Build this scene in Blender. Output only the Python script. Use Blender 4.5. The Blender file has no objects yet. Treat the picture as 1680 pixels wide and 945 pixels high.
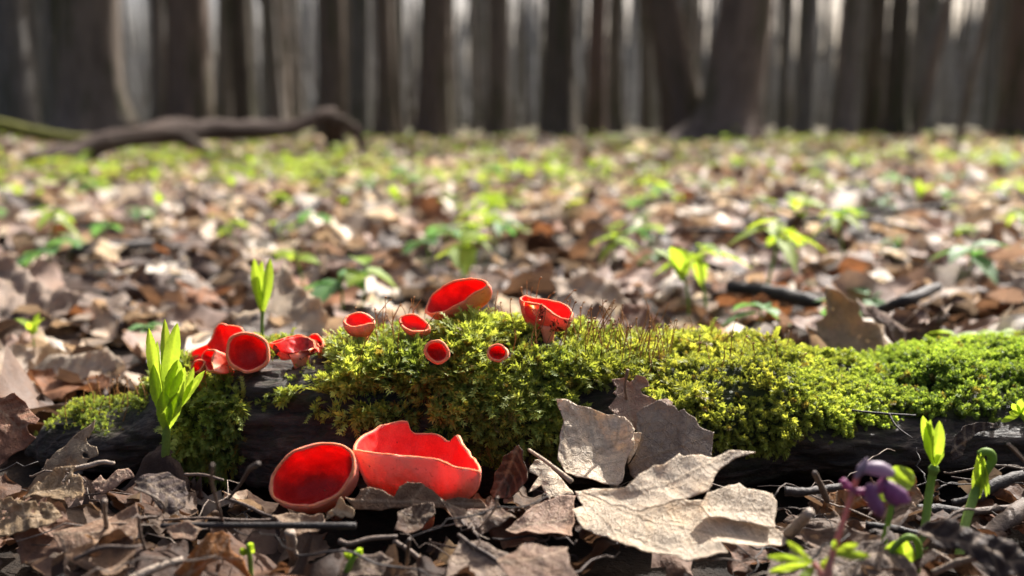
import bpy, math, random
import numpy as np
from mathutils import Vector, Matrix, Euler
from mathutils.geometry import delaunay_2d_cdt

R = math.radians
random.seed(7)
rng = np.random.default_rng(11)
scene = bpy.context.scene
C = scene.collection

# ---------------------------------------------------------------- camera
CAMH, FPX, HORIZON = 0.135, 1650.0, 203.0
PITCH = math.atan((472.5 - HORIZON) / FPX)
cam_d = bpy.data.cameras.new('camera')
cam = bpy.data.objects.new('camera', cam_d)
C.objects.link(cam)
cam.location = (0, 0, CAMH)
cam.rotation_euler = (math.pi / 2 - PITCH, 0, 0)
cam_d.sensor_width = 36.0
cam_d.lens = 36.0 * FPX / 1680.0
cam_d.clip_start, cam_d.clip_end = 0.01, 600.0
cam_d.dof.use_dof = True
cam_d.dof.focus_distance = 0.358
cam_d.dof.aperture_fstop = 7.8
scene.camera = cam

# ---------------------------------------------------------------- world, sun, exposure
SUN_EL, SUN_AZ = R(46), R(35)          # azimuth measured from +Y towards +X
w = bpy.data.worlds.new('World')
scene.world = w
w.use_nodes = True
nt = w.node_tree
sky = nt.nodes.new('ShaderNodeTexSky')
sky.sky_type = 'NISHITA'
sky.sun_disc = False
sky.sun_elevation = SUN_EL
sky.sun_rotation = SUN_AZ
sky.air_density, sky.dust_density, sky.ozone_density = 0.7, 8.0, 0.2
nt.links.new(sky.outputs[0], nt.nodes['Background'].inputs[0])
nt.nodes['Background'].inputs[1].default_value = 0.088
sd = bpy.data.lights.new('sun', 'SUN')
sd.energy, sd.angle, sd.color = 5.0, R(0.53), (1.0, 0.965, 0.91)
sun = bpy.data.objects.new('sun', sd)
C.objects.link(sun)
sundir = Vector((math.sin(SUN_AZ) * math.cos(SUN_EL), math.cos(SUN_AZ) * math.cos(SUN_EL), math.sin(SUN_EL)))
sun.rotation_euler = sundir.to_track_quat('Z', 'Y').to_euler()
sun.location = sundir * 20
vs = scene.view_settings
vs.view_transform, vs.look, vs.exposure, vs.gamma = 'Standard', 'None', 1.3, 1.0
scene.render.engine = 'CYCLES'
scene.cycles.use_denoising = True
scene.cycles.max_bounces = 8
scene.cycles.transparent_max_bounces = 8
scene.cycles.caustics_reflective = False
scene.cycles.caustics_refractive = False
scene.cycles.sample_clamp_indirect = 6.0

# ---------------------------------------------------------------- pixel helpers
RIGHT = Vector((1, 0, 0))
UP = Vector((0, math.sin(PITCH), math.cos(PITCH)))
FWD = Vector((0, math.cos(PITCH), -math.sin(PITCH)))
EYE = Vector((0, 0, CAMH))


def ray(x, y):
    return FWD * FPX + RIGHT * (x - 840) + UP * (472.5 - y)


def G(x, y, z=0.0):                       # where the ray meets height z
    d = ray(x, y)
    return EYE + d * ((z - CAMH) / d.z)


def D(x, y, Y):                           # where the ray meets depth Y
    d = ray(x, y)
    return EYE + d * (Y / d.y)


def PL(x, y, pt, n):
    d = ray(x, y)
    return EYE + d * ((pt - EYE).dot(n) / d.dot(n))


def project(P):
    P = np.asarray(P) - np.array(EYE)
    f = P @ np.array(FWD)
    return 840 + FPX * P[:, 0] / f, 472.5 - FPX * (P @ np.array(UP)) / f


def mpp(Y):                               # metres per photo pixel at depth Y
    return Y / FPX


def Z(ox, oy, s, pts):                    # crop coordinates to photo pixels
    return [(ox + a / s, oy + b / s) for a, b in pts]


Z1 = lambda p: Z(0, 380, 3.376, p)
Z2 = lambda p: Z(400, 400, 3.376, p)
Z3 = lambda p: Z(780, 400, 3.376, p)
Z4 = lambda p: Z(1180, 400, 2.838, p)
Z5 = lambda p: Z(0, 640, 3.098, p)
Z6 = lambda p: Z(400, 640, 3.098, p)
Z7 = lambda p: Z(800, 600, 2.74, p)
Z8 = lambda p: Z(1220, 640, 3.098, p)


# ---------------------------------------------------------------- numeric noise
def _hash(ix, iy, iz, seed):
    h = (ix.astype(np.int64) * 374761393 + iy.astype(np.int64) * 668265263 + iz.astype(np.int64) * 1274126177 + seed * 974711) & 0xffffffff
    h = ((h ^ (h >> 13)) * 1274126177) & 0xffffffff
    h = h ^ (h >> 16)
    return (h & 0xffff) / 65535.0


def vnoise(P, seed=0):
    P = np.asarray(P, float)
    i = np.floor(P)
    f = P - i
    f = f * f * (3 - 2 * f)
    i = i.astype(np.int64)
    r = 0
    for dx in (0, 1):
        for dy in (0, 1):
            for dz in (0, 1):
                wgt = (f[:, 0] if dx else 1 - f[:, 0]) * (f[:, 1] if dy else 1 - f[:, 1]) * (f[:, 2] if dz else 1 - f[:, 2])
                r = r + wgt * _hash(i[:, 0] + dx, i[:, 1] + dy, i[:, 2] + dz, seed)
    return r * 2 - 1


def fbm(P, seed=0, oct=3):
    a, s, r = 1.0, 1.0, 0
    for k in range(oct):
        r = r + a * vnoise(np.asarray(P) * s, seed + k * 17)
        a *= 0.5
        s *= 2.03
    return r


def inside(pts, poly):
    x, y = pts[:, 0], pts[:, 1]
    r = np.zeros(len(pts), bool)
    n = len(poly)
    for i in range(n):
        (x1, y1), (x2, y2) = poly[i - 1], poly[i]
        c = ((y1 > y) != (y2 > y)) & (x < (x2 - x1) * (y - y1) / (y2 - y1 + 1e-15) + x1)
        r ^= c
    return r


# ---------------------------------------------------------------- mesh helpers
def mesh_np(name, V, F, smooth=True, attrs=None, mats=None, mat_idx=None):
    """V (n,3); F list of tuples or (m,k) array."""
    me = bpy.data.meshes.new(name)
    V = np.asarray(V, np.float32)
    if isinstance(F, np.ndarray):
        m, k = F.shape
        me.vertices.add(len(V))
        me.vertices.foreach_set('co', V.ravel())
        me.loops.add(m * k)
        me.loops.foreach_set('vertex_index', F.astype(np.int32).ravel())
        me.polygons.add(m)
        me.polygons.foreach_set('loop_start', np.arange(0, m * k, k, dtype=np.int32))
        me.update(calc_edges=True)
    else:
        me.from_pydata([tuple(v) for v in V.tolist()], [], [tuple(f) for f in F])
        me.update()
    if smooth:
        me.polygons.foreach_set('use_smooth', np.ones(len(me.polygons), bool))
    for an, arr in (attrs or {}).items():
        arr = np.asarray(arr, np.float32)
        if arr.ndim == 1:
            a = me.attributes.new(an, 'FLOAT', 'POINT')
            a.data.foreach_set('value', arr)
        else:
            a = me.attributes.new(an, 'FLOAT_COLOR', 'POINT')
            if arr.shape[1] == 3:
                arr = np.concatenate([arr, np.ones((len(arr), 1), np.float32)], 1)
            a.data.foreach_set('color', arr.ravel())
    for m_ in (mats or []):
        me.materials.append(m_)
    if mat_idx is not None:
        me.polygons.foreach_set('material_index', np.asarray(mat_idx, np.int32))
    return me


def obj(name, me, parent=None, color=None):
    o = bpy.data.objects.new(name, me)
    C.objects.link(o)
    if parent is not None:
        o.parent = parent
        o.matrix_parent_inverse = Matrix.Translation(-parent.location) if parent.type == 'EMPTY' else parent.matrix_world.inverted()
    if color is not None:
        o.color = (*color, 1.0)
    return o


def tag(o, label=None, cat=None, group=None, kind=None):
    if label: o['label'] = label
    if cat: o['category'] = cat
    if group: o['group'] = group
    if kind: o['kind'] = kind
    return o


def thing(name, loc, label, cat, group=None):
    o = bpy.data.objects.new(name, None)
    o.empty_display_size = 0.01
    C.objects.link(o)
    o.location = loc
    return tag(o, label, cat, group)


def smooth_path(pts, n):
    pts = [Vector(p) for p in pts]
    if len(pts) == 2:
        return [pts[0].lerp(pts[1], i / (n - 1)) for i in range(n)]
    P = [pts[0] * 2 - pts[1]] + pts + [pts[-1] * 2 - pts[-2]]
    out = []
    m = len(pts) - 1
    for i in range(n):
        u = i / (n - 1) * m
        k = min(int(u), m - 1)
        t = u - k
        a, b, c, d = P[k], P[k + 1], P[k + 2], P[k + 3]
        out.append(0.5 * ((2 * b) + (c - a) * t + (2 * a - 5 * b + 4 * c - d) * t * t + (3 * b - a - 3 * c + d) * t ** 3))
    return out


def tube(pts, radii, n=12, sides=8, rough=0.0, seed=0, cap=True, flat=1.0):
    """tapered tube through pts -> V, F"""
    path = smooth_path(pts, n)
    rr = np.interp(np.linspace(0, 1, n), np.linspace(0, 1, len(radii)), radii)
    V, F = [], []
    ref = Vector((0.3, 0.2, 1)).normalized()
    prev = None
    for i, p in enumerate(path):
        t = (path[min(i + 1, n - 1)] - path[max(i - 1, 0)])
        t = t.normalized() if t.length > 1e-9 else Vector((0, 0, 1))
        if prev is None:
            s = t.cross(ref)
            if s.length < 0.1: s = t.cross(Vector((1, 0, 0)))
        else:
            s = prev - t * prev.dot(t)
        s.normalize()
        prev = s
        b = t.cross(s)
        for j in range(sides):
            a = 2 * math.pi * j / sides
            V.append(p + (s * math.cos(a) + b * math.sin(a) * flat) * rr[i])
    V = np.array(V)
    if rough:
        c = np.repeat(np.array(path), sides, 0)
        rad = np.repeat(rr, sides)
        nz = fbm(V / max(rr.mean() * 1.6, 1e-5), seed, 3)
        V = c + (V - c) * (1 + rough * nz)[:, None]
    for i in range(n - 1):
        for j in range(sides):
            k = (j + 1) % sides
            F.append((i * sides + j, i * sides + k, (i + 1) * sides + k, (i + 1) * sides + j))
    if cap:
        F.append(tuple(reversed(range(sides))))
        F.append(tuple(range((n - 1) * sides, n * sides)))
    return V, F


def join(parts):
    V, F, o = [], [], 0
    for v, f in parts:
        V.append(np.asarray(v))
        F += [tuple(i + o for i in q) for q in f]
        o += len(v)
    return np.concatenate(V), F


# ---------------------------------------------------------------- materials
def lin(r, g, b):
    f = lambda c: (c / 255 / 12.92) if c / 255 <= 0.04045 else ((c / 255 + 0.055) / 1.055) ** 2.4
    return (f(r), f(g), f(b))


class Mat:
    def __init__(self, name):
        self.m = bpy.data.materials.new(name)
        self.m.use_nodes = True
        self.t = self.m.node_tree
        self.t.nodes.clear()
        self.out = self.t.nodes.new('ShaderNodeOutputMaterial')

    def n(self, kind, **kw):
        nd = self.t.nodes.new('ShaderNode' + kind)
        for k, v in kw.items():
            if k.startswith('in_'):
                nd.inputs[k[3:].replace('_', ' ')].default_value = v
            else:
                setattr(nd, k, v)
        return nd

    def l(self, a, b):
        self.t.links.new(a, b)

    def coord(self, scale=1.0, stretch=(1, 1, 1), kind='Object'):
        tc = self.n('TexCoord')
        mp = self.n('Mapping')
        mp.inputs['Scale'].default_value = [scale * s for s in stretch]
        self.l(tc.outputs[kind], mp.inputs['Vector'])
        return mp.outputs[0]

    def noise(self, vec, scale, detail=4, rough=0.6, dist=0.0):
        nd = self.n('TexNoise')
        nd.inputs['Scale'].default_value = scale
        nd.inputs['Detail'].default_value = detail
        nd.inputs['Roughness'].default_value = rough
        nd.inputs['Distortion'].default_value = dist
        self.l(vec, nd.inputs['Vector'])
        return nd.outputs['Fac']

    def ramp(self, fac, stops):
        nd = self.n('ValToRGB')
        el = nd.color_ramp.elements
        while len(el) < len(stops): el.new(0.5)
        for e, (p, c) in zip(el, stops):
            e.position = p
            e.color = (*c, 1) if len(c) == 3 else c
        self.l(fac, nd.inputs[0])
        return nd.outputs[0]

    def mix(self, a, b, fac, blend='MIX'):
        nd = self.n('Mix', data_type='RGBA', blend_type=blend)
        for s, v in ((nd.inputs[0], fac), (nd.inputs[6], a), (nd.inputs[7], b)):
            if isinstance(v, (int, float)): s.default_value = v
            elif isinstance(v, tuple): s.default_value = (*v, 1)
            else: self.l(v, s)
        return nd.outputs[2]

    def math(self, op, a, b=0.0, clamp=False):
        nd = self.n('Math', operation=op, use_clamp=clamp)
        for s, v in ((nd.inputs[0], a), (nd.inputs[1], b)):
            if isinstance(v, (int, float)): s.default_value = v
            else: self.l(v, s)
        return nd.outputs[0]

    def bump(self, h, strength, dist):
        nd = self.n('Bump')
        nd.inputs['Strength'].default_value = strength
        nd.inputs['Distance'].default_value = dist
        self.l(h, nd.inputs['Height'])
        return nd.outputs[0]

    def principled(self, col, rough=0.6, spec=0.4, normal=None, **kw):
        p = self.n('BsdfPrincipled')
        if isinstance(col, tuple): p.inputs['Base Color'].default_value = (*col, 1)
        else: self.l(col, p.inputs['Base Color'])
        if isinstance(rough, (int, float)): p.inputs['Roughness'].default_value = rough
        else: self.l(rough, p.inputs['Roughness'])
        p.inputs['Specular IOR Level'].default_value = spec
        for k, v in kw.items():
            p.inputs[k.replace('_', ' ')].default_value = v
        if normal: self.l(normal, p.inputs['Normal'])
        return p.outputs[0]

    def thin(self, shader, tcol, fac, normal=None):
        t = self.n('BsdfTranslucent')
        if isinstance(tcol, tuple): t.inputs[0].default_value = (*tcol, 1)
        else: self.l(tcol, t.inputs[0])
        if normal: self.l(normal, t.inputs[1])
        mx = self.n('MixShader')
        mx.inputs[0].default_value = fac
        self.l(shader, mx.inputs[1])
        self.l(t.outputs[0], mx.inputs[2])
        return mx.outputs[0]

    def done(self, sh):
        self.l(sh, self.out.inputs[0])
        return self.m

    def attr(self, name, out='Color'):
        a = self.n('Attribute', attribute_name=name)
        return a.outputs[out]


def dead_leaf_mat(name, src, trans=0.3, spots=0.5, fine=1.0, net=0.0):
    """src: 'object' takes the object's colour, 'tint' the mesh attribute"""
    M = Mat(name)
    base = M.n('ObjectInfo').outputs['Color'] if src == 'object' else M.attr('tint')
    v = M.coord(1.0)
    n1 = M.noise(v, 90 * fine, 5, 0.65, 0.6)
    n2 = M.noise(v, 420 * fine, 4, 0.7)
    n3 = M.noise(v, 1500 * fine, 2, 0.6)
    c = M.mix(base, M.ramp(n1, [(0.3, (0.55, 0.5, 0.46)), (0.5, (1, 1, 1)), (0.72, (1.3, 1.22, 1.1))]), 0.85, 'MULTIPLY')
    c = M.mix(c, M.ramp(n2, [(0.25, (0.55, 0.5, 0.48)), (0.5, (1, 1, 1)), (0.75, (1.15, 1.12, 1.08))]), 0.7, 'MULTIPLY')
    c = M.mix(c, M.ramp(n3, [(0.26, (0.25, 0.2, 0.16)), (0.36, (1, 1, 1))]), spots, 'MULTIPLY')
    vein = M.attr('vein', 'Fac')
    c = M.mix(c, (0.42, 0.32, 0.22) if net else M.mix(c, (1.5, 1.4, 1.25), 1.0, 'MULTIPLY'), M.math('MULTIPLY', vein, 0.62))
    h = M.math('ADD', M.math('MULTIPLY', n2, 1.0), M.math('MULTIPLY', n3, 0.35))
    if net:
        for sc_, am_ in ((300, 0.7), (900, 0.6)):
            vo = M.n('TexVoronoi', feature='DISTANCE_TO_EDGE')
            vo.inputs['Scale'].default_value = sc_
            mp = M.n('Mix', data_type='VECTOR')
            mp.inputs[0].default_value = 0.0025
            nz = M.n('TexNoise')
            nz.inputs['Scale'].default_value = 300
            M.l(v, nz.inputs['Vector']); M.l(v, mp.inputs[4]); M.l(nz.outputs['Color'], mp.inputs[5])
            M.l(mp.outputs[1], vo.inputs['Vector'])
            e = M.ramp(vo.outputs['Distance'], [(0.0, (1, 1, 1)), (0.07, (0, 0, 0))])
            c = M.mix(c, M.mix(c, (0.72, 0.66, 0.6), 1.0, 'MULTIPLY'), M.math('MULTIPLY', e, net * am_))
            h = M.math('ADD', h, M.math('MULTIPLY', e, 0.6 * am_))
    nb = M.bump(h, 0.65, 0.0008)
    sh = M.principled(c, M.ramp(n1, [(0.3, (0.5,) * 3), (0.7, (0.72,) * 3)]), 0.3, nb)
    tc = M.mix(c, (1.12, 0.98, 0.78), 1.0, 'MULTIPLY')
    return M.done(M.thin(sh, tc, trans, nb))


MAT_LEAF = dead_leaf_mat('dead_leaf', 'object', 0.3)
MAT_LEAF_HERO = dead_leaf_mat('dead_leaf_sheet', 'object', 0.34, 0.7, 1.0, 0.22)
MAT_LITTER = dead_leaf_mat('leaf_litter', 'tint', 0.3, 0.3, 0.5)


def green_mat(name, dark, light, trans_col, trans=0.5, src='rand'):
    M = Mat(name)
    v = M.coord(1.0)
    n1 = M.noise(v, 130, 4, 0.6)
    n2 = M.noise(v, 900, 3, 0.6)
    if src == 'tint':
        c = M.attr('tint')
        c = M.mix(c, M.ramp(n2, [(0.3, (0.75,) * 3), (0.7, (1.2,) * 3)]), 0.6, 'MULTIPLY')
        tc = M.mix(c, trans_col, 1.0, 'MULTIPLY')
    else:
        rnd = M.n('ObjectInfo').outputs['Random']
        f = M.math('ADD', M.math('MULTIPLY', n1, 0.6), M.math('MULTIPLY', rnd, 0.5), True)
        c = M.mix(dark, light, f)
        c = M.mix(c, M.ramp(n2, [(0.3, (0.8,) * 3), (0.7, (1.15,) * 3)]), 0.6, 'MULTIPLY')
        vein = M.attr('vein', 'Fac')
        c = M.mix(c, M.mix(c, (1.5, 1.4, 1.2), 1.0, 'MULTIPLY'), M.math('MULTIPLY', vein, 0.6))
        tc = M.mix(c, trans_col, 1.0, 'MULTIPLY')
    nb = M.bump(n2, 0.3, 0.0004)
    sh = M.principled(c, 0.55, 0.22 if src != 'tint' else 0.35, nb)
    return M.done(M.thin(sh, tc, trans, nb))


MAT_GREEN = green_mat('fresh_green_leaf', (0.15, 0.25, 0.03), (0.26, 0.37, 0.05), (1.9, 1.7, .9), 0.55)
MAT_STEM = green_mat('green_stem', (0.13, 0.22, 0.04), (0.20, 0.30, 0.06), (1.3, 1.3, 0.9), 0.3)
MAT_SEED = green_mat('seedling_leaf', (0.13, 0.22, 0.03), (0.26, 0.35, 0.05), (2.0, 1.9, 0.9), 0.5)
MAT_SEEDB = green_mat('bluish_seedling_leaf', (0.06, 0.15, 0.05), (0.14, 0.26, 0.10), (1.7, 1.8, 1.1), 0.4)
MAT_GTINT = green_mat('ground_plant_leaf', None, None, (2.0, 1.9, 0.9), 0.5, 'tint')
MAT_MOSS = green_mat('moss_leaf', None, None, (1.9, 1.75, 0.9), 0.42, 'tint')


def twig_mat(name, a, b, spec=0.35):
    M = Mat(name)
    v = M.coord(1.0)
    n1 = M.noise(v, 160, 5, 0.65)
    n2 = M.noise(v, 900, 4, 0.65)
    rnd = M.n('ObjectInfo').outputs['Random']
    c = M.mix(a, b, M.math('ADD', M.math('MULTIPLY', n1, 0.8), M.math('MULTIPLY', M.math('SUBTRACT', rnd, 0.5), 0.7), True))
    c = M.mix(c, M.ramp(n2, [(0.32, (0.35,) * 3), (0.5, (1,) * 3), (0.75, (1.35,) * 3)]), 0.8, 'MULTIPLY')
    return M.done(M.principled(c, 0.62, spec, M.bump(M.math('ADD', n1, n2), 0.7, 0.0008)))


MAT_TWIG = twig_mat('brown_twig', (0.05, 0.035, 0.028), (0.17, 0.12, 0.09))
MAT_TWIG_PALE = twig_mat('pale_dry_stem', (0.16, 0.12, 0.09), (0.40, 0.32, 0.25))
MAT_TWIG_DARK = twig_mat('dark_wet_twig', (0.012, 0.009, 0.008), (0.05, 0.038, 0.034), 0.4)


def soil_mat():
    M = Mat('humus')
    v = M.coord(1.0)
    n0 = M.noise(v, 1.4, 4, 0.6)
    n1 = M.noise(v, 60, 6, 0.7)
    n2 = M.noise(v, 500, 4, 0.7)
    c = M.ramp(n1, [(0.3, (0.008, 0.006, 0.005)), (0.55, (0.024, 0.017, 0.012)), (0.75, (0.07, 0.045, 0.028))])
    n3 = M.noise(v, 9, 5, 0.7)
    far = M.ramp(M.math('ADD', M.math('MULTIPLY', n0, 0.4), M.math('MULTIPLY', n3, 0.6)), [(0.4, (0.06, 0.04, 0.025)), (0.5, (0.13, 0.09, 0.06)), (0.56, (0.07, 0.11, 0.02)), (0.65, (0.10, 0.15, 0.03))])
    geo = M.n('NewGeometry')
    sx = M.n('SeparateXYZ')
    M.l(geo.outputs['Position'], sx.inputs[0])
    f = M.math('MULTIPLY', M.math('SUBTRACT', sx.outputs[1], 1.5), 0.25, True)
    c = M.mix(c, far, f)
    return M.done(M.principled(c, 0.85, 0.2, M.bump(M.math('ADD', n1, M.math('MULTIPLY', n2, 0.5)), 0.8, 0.004)))


MAT_SOIL = soil_mat()


def wood_mat():
    M = Mat('rotten_wet_wood')
    v = M.coord(1.0, (0.22, 1, 1))
    vi = M.coord(1.0)
    g1 = M.noise(v, 260, 6, 0.68, 0.8)
    g2 = M.noise(v, 900, 4, 0.65)
    n1 = M.noise(vi, 45, 4, 0.6)
    n3 = M.noise(vi, 1600, 2, 0.6)
    c = M.ramp(g1, [(0.3, (0.006, 0.005, 0.005)), (0.46, (0.024, 0.018, 0.015)), (0.58, (0.058, 0.042, 0.034)), (0.75, (0.13, 0.095, 0.075))])
    c = M.mix(c, M.ramp(n1, [(0.35, (0.5, 0.5, 0.55)), (0.65, (1.25, 1.15, 1.1))]), 0.8, 'MULTIPLY')
    alg = M.ramp(M.noise(vi, 140, 5, 0.7), [(0.5, (0, 0, 0)), (0.68, (1, 1, 1))])
    c = M.mix(c, (0.035, 0.05, 0.012), M.math('MULTIPLY', alg, 0.35))
    mo = M.attr('mossy', 'Fac')
    c = M.mix(c, (0.035, 0.048, 0.008), M.math('MULTIPLY', mo, 0.85))
    h = M.math('ADD', g1, M.math('ADD', M.math('MULTIPLY', g2, 0.45), M.math('MULTIPLY', n3, 0.2)))
    r = M.ramp(g2, [(0.3, (0.42,) * 3), (0.7, (0.8,) * 3)])
    return M.done(M.principled(c, r, 0.35, M.bump(h, 0.9, 0.002)))


MAT_WOOD = wood_mat()


def cup_inner_mat():
    M = Mat('scarlet_cup_inside')
    v = M.coord(1.0)
    n1 = M.noise(v, 120, 4, 0.6)
    n2 = M.noise(v, 1800, 3, 0.6)
    c = M.ramp(n1, [(0.28, (0.58, 0.026, 0.022)), (0.52, (0.72, 0.046, 0.036)), (0.75, (0.79, 0.11, 0.08))])
    c = M.mix(c, M.ramp(n2, [(0.3, (0.8,) * 3), (0.7, (1.12,) * 3)]), 0.7, 'MULTIPLY')
    sp = M.ramp(M.noise(v, 700, 3, 0.6), [(0.70, (0, 0, 0)), (0.73, (1, 1, 1))])
    c = M.mix(c, (0.12, 0.02, 0.015), M.math('MULTIPLY', sp, 0.8))
    p = M.n('BsdfPrincipled')
    M.l(c, p.inputs['Base Color'])
    p.inputs['Roughness'].default_value = 0.55
    p.inputs['Specular IOR Level'].default_value = 0.25
    p.inputs['Subsurface Weight'].default_value = 0.8
    p.inputs['Subsurface Radius'].default_value = (1.0, 0.16, 0.07)
    p.inputs['Subsurface Scale'].default_value = 0.0034
    M.l(M.bump(n2, 0.25, 0.0003), p.inputs['Normal'])
    return M.done(p.outputs[0])


def cup_outer_mat(name, lo, hi, blot, felt=0.0):
    M = Mat(name)
    v = M.coord(1.0)
    n1 = M.noise(v, 110, 5, 0.65, 0.5)
    n2 = M.noise(v, 1500, 3, 0.7)
    n3 = M.noise(v, 260, 5, 0.7, 0.4)
    c = M.ramp(n1, [(0.3, lo), (0.7, hi)])
    c = M.mix(c, M.ramp(n2, [(0.3, (0.82,) * 3), (0.7, (1.15,) * 3)]), 0.7, 'MULTIPLY')
    if felt:
        up_ = M.attr('up', 'Fac')
        fm = M.math('MULTIPLY', M.ramp(M.math('ADD', up_, M.math('MULTIPLY', M.math('SUBTRACT', n1, 0.5), 0.9)), [(0.35, (0, 0, 0)), (0.8, (1, 1, 1))]), felt)
        c = M.mix(c, (0.84, 0.36, 0.26), fm)
    # soil specks and scars
    c = M.mix(c, (0.010, 0.007, 0.006), M.math('MULTIPLY', M.ramp(n3, [(blot, (0, 0, 0)), (blot + 0.035, (1, 1, 1))]), 0.95))
    c = M.mix(c, (0.3, 0.02, 0.015), M.math('MULTIPLY', M.ramp(M.noise(v, 480, 4, 0.7), [(0.60, (0, 0, 0)), (0.68, (1, 1, 1))]), 0.5))
    p = M.n('BsdfPrincipled')
    M.l(c, p.inputs['Base Color'])
    p.inputs['Roughness'].default_value = 0.7
    p.inputs['Specular IOR Level'].default_value = 0.25
    p.inputs['Subsurface Weight'].default_value = 0.4
    p.inputs['Subsurface Radius'].default_value = (1.0, 0.2, 0.09)
    p.inputs['Subsurface Scale'].default_value = 0.002
    M.l(M.bump(M.math('ADD', n2, n3), 0.35, 0.0005), p.inputs['Normal'])
    return M.done(p.outputs[0])


MAT_CUP_IN = cup_inner_mat()
MAT_CUP_OUT = cup_outer_mat('cup_outside', (0.80, 0.09, 0.04), (0.86, 0.19, 0.10), 0.66, 0.6)
MAT_CUP_OUT_DIRTY = cup_outer_mat('cup_outside_soiled', (0.76, 0.07, 0.03), (0.84, 0.15, 0.08), 0.55, 0.4)
MAT_CUP_OLD = cup_outer_mat('old_cup_outside', (0.66, 0.04, 0.02), (0.78, 0.12, 0.06), 0.51)
MAT_CUP_RIM = cup_outer_mat('cup_rim', (0.80, 0.15, 0.06), (0.86, 0.34, 0.17), 0.72)
MAT_CUP_STEM = cup_outer_mat('cup_stem', (0.74, 0.18, 0.09), (0.82, 0.34, 0.22), 0.6)


def bark_mat():
    M = Mat('bark')
    base = M.n('ObjectInfo').outputs['Color']
    v = M.coord(1.0, (.35, .35, 3.0), 'Object')
    n1 = M.noise(v, 9, 6, 0.7, 0.6)
    n2 = M.noise(M.coord(1.0, (.5, .5, 5)), 2.0, 4, 0.6)
    c = M.mix(base, M.ramp(n1, [(0.3, (0.45, 0.42, 0.4)), (0.5, (1, 1, 1)), (0.7, (1.3, 1.25, 1.2))]), 0.9, 'MULTIPLY')
    mo = M.math('MULTIPLY', M.ramp(n2, [(0.52, (0, 0, 0)), (0.66, (1, 1, 1))]), 0.7)
    c = M.mix(c, (0.035, 0.045, 0.012), mo)
    return M.done(M.principled(c, 0.85, 0.2, M.bump(n1, 0.8, 0.03)))


MAT_BARK = bark_mat()
def simple_petal(name, a, b):
    M = Mat(name)
    n1 = M.noise(M.coord(1.0), 500, 4, 0.6)
    c = M.mix(a, b, n1)
    sh = M.principled(c, 0.5, 0.4)
    return M.done(M.thin(sh, M.mix(c, (1.4, 1.2, 1.4), 1.0, 'MULTIPLY'), 0.35))
MAT_PETAL = simple_petal('purple_petal', (0.15, 0.06, 0.14), (0.28, 0.14, 0.27))
MAT_PETAL_M = simple_petal('magenta_petal', (0.24, 0.06, 0.15), (0.34, 0.12, 0.23))
MAT_PETAL_G = simple_petal('faded_lilac_petal', (0.24, 0.19, 0.24), (0.36, 0.29, 0.36))
MAT_PINKSTEM = simple_petal('pinkish_stem', (0.40, 0.17, 0.14), (0.50, 0.25, 0.20))
MAT_SPORE = twig_mat('spore_stalk', (0.22, 0.05, 0.02), (0.40, 0.22, 0.06))


# ---------------------------------------------------------------- ground
def ground_z(x, y):
    x, y = np.asarray(x, float), np.asarray(y, float)
    P = np.stack([x * 2.2, y * 2.2, np.zeros_like(x)], -1).reshape(-1, 3)
    far = np.clip((y - 0.9) / 4.0, 0, 1)
    z = fbm(P, 3, 3).reshape(x.shape) * 0.024 * far + (vnoise(P * .28, 13).reshape(x.shape) * 0.045 - 0.035) * np.clip((y - 2.5) / 6, 0, 1)
    P2 = np.stack([x * 25, y * 25, np.zeros_like(x)], -1).reshape(-1, 3)
    z = z + fbm(P2, 9, 3).reshape(x.shape) * 0.004 - 0.006 - 0.007 * np.clip((0.40 - y) / 0.03, 0, 1)
    return z


def axis(a, b, n, p):
    t = np.linspace(-1, 1, n)
    return np.sign(t) * np.abs(t) ** p * b + a


gx = axis(0, 160, 181, 4.2)
tt = np.linspace(0, 1, 200)
gy = np.concatenate([np.linspace(-40, -0.5, 14)[:-1], -0.5 + 0.9 * np.linspace(0, 1, 60)[:-1], 0.4 + 199.6 * tt ** 4.0])
GX, GY = np.meshgrid(gx, gy)
GZ = ground_z(GX, GY)
V = np.stack([GX, GY, GZ], -1).reshape(-1, 3)
nx, ny = len(gx), len(gy)
ii = (np.arange(ny - 1)[:, None] * nx + np.arange(nx - 1)[None]).ravel()
F = np.stack([ii, ii + 1, ii + 1 + nx, ii + nx], 1)
tag(obj('forest_floor', mesh_np('forest_floor', V, F, mats=[MAT_SOIL])), 'dark humus of the forest floor under the dead leaves', 'ground', kind='structure')

# ---------------------------------------------------------------- trees
def trunk_template(seed, flare=0.6, sides=14, rings=22):
    """unit trunk: radius 1 at chest height, height 1 (z 0..1 means whole length)"""
    r = np.random.default_rng(seed)
    V, F = [], []
    ph = r.uniform(0, 6.28, 4)
    for i in range(rings):
        t = (i / (rings - 1)) ** 1.8
        h = t * 13.0
        rad = (1 - 0.62 * t) + flare * math.exp(-h / 0.28)
        cx = 0.22 * math.sin(h * 0.5 + ph[0]) * min(1, h / 2)
        cy = 0.22 * math.sin(h * 0.4 + ph[1]) * min(1, h / 2)
        for j in range(sides):
            a = 2 * math.pi * j / sides
            k = 1 + 0.05 * math.sin(3 * a + ph[2]) + flare * 0.5 * math.exp(-h / 0.35) * math.cos(4 * a + ph[3]) + r.uniform(-0.035, 0.035)
            V.append((cx + rad * k * math.cos(a), cy + rad * k * math.sin(a), t))
    for i in range(rings - 1):
        for j in range(sides):
            k = (j + 1) % sides
            F.append((i * sides + j, i * sides + k, (i + 1) * sides + k, (i + 1) * sides + j))
    F.append(tuple(range((rings - 1) * sides, rings * sides)))
    return mesh_np('trunk', V, F, mats=[MAT_BARK])


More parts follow.
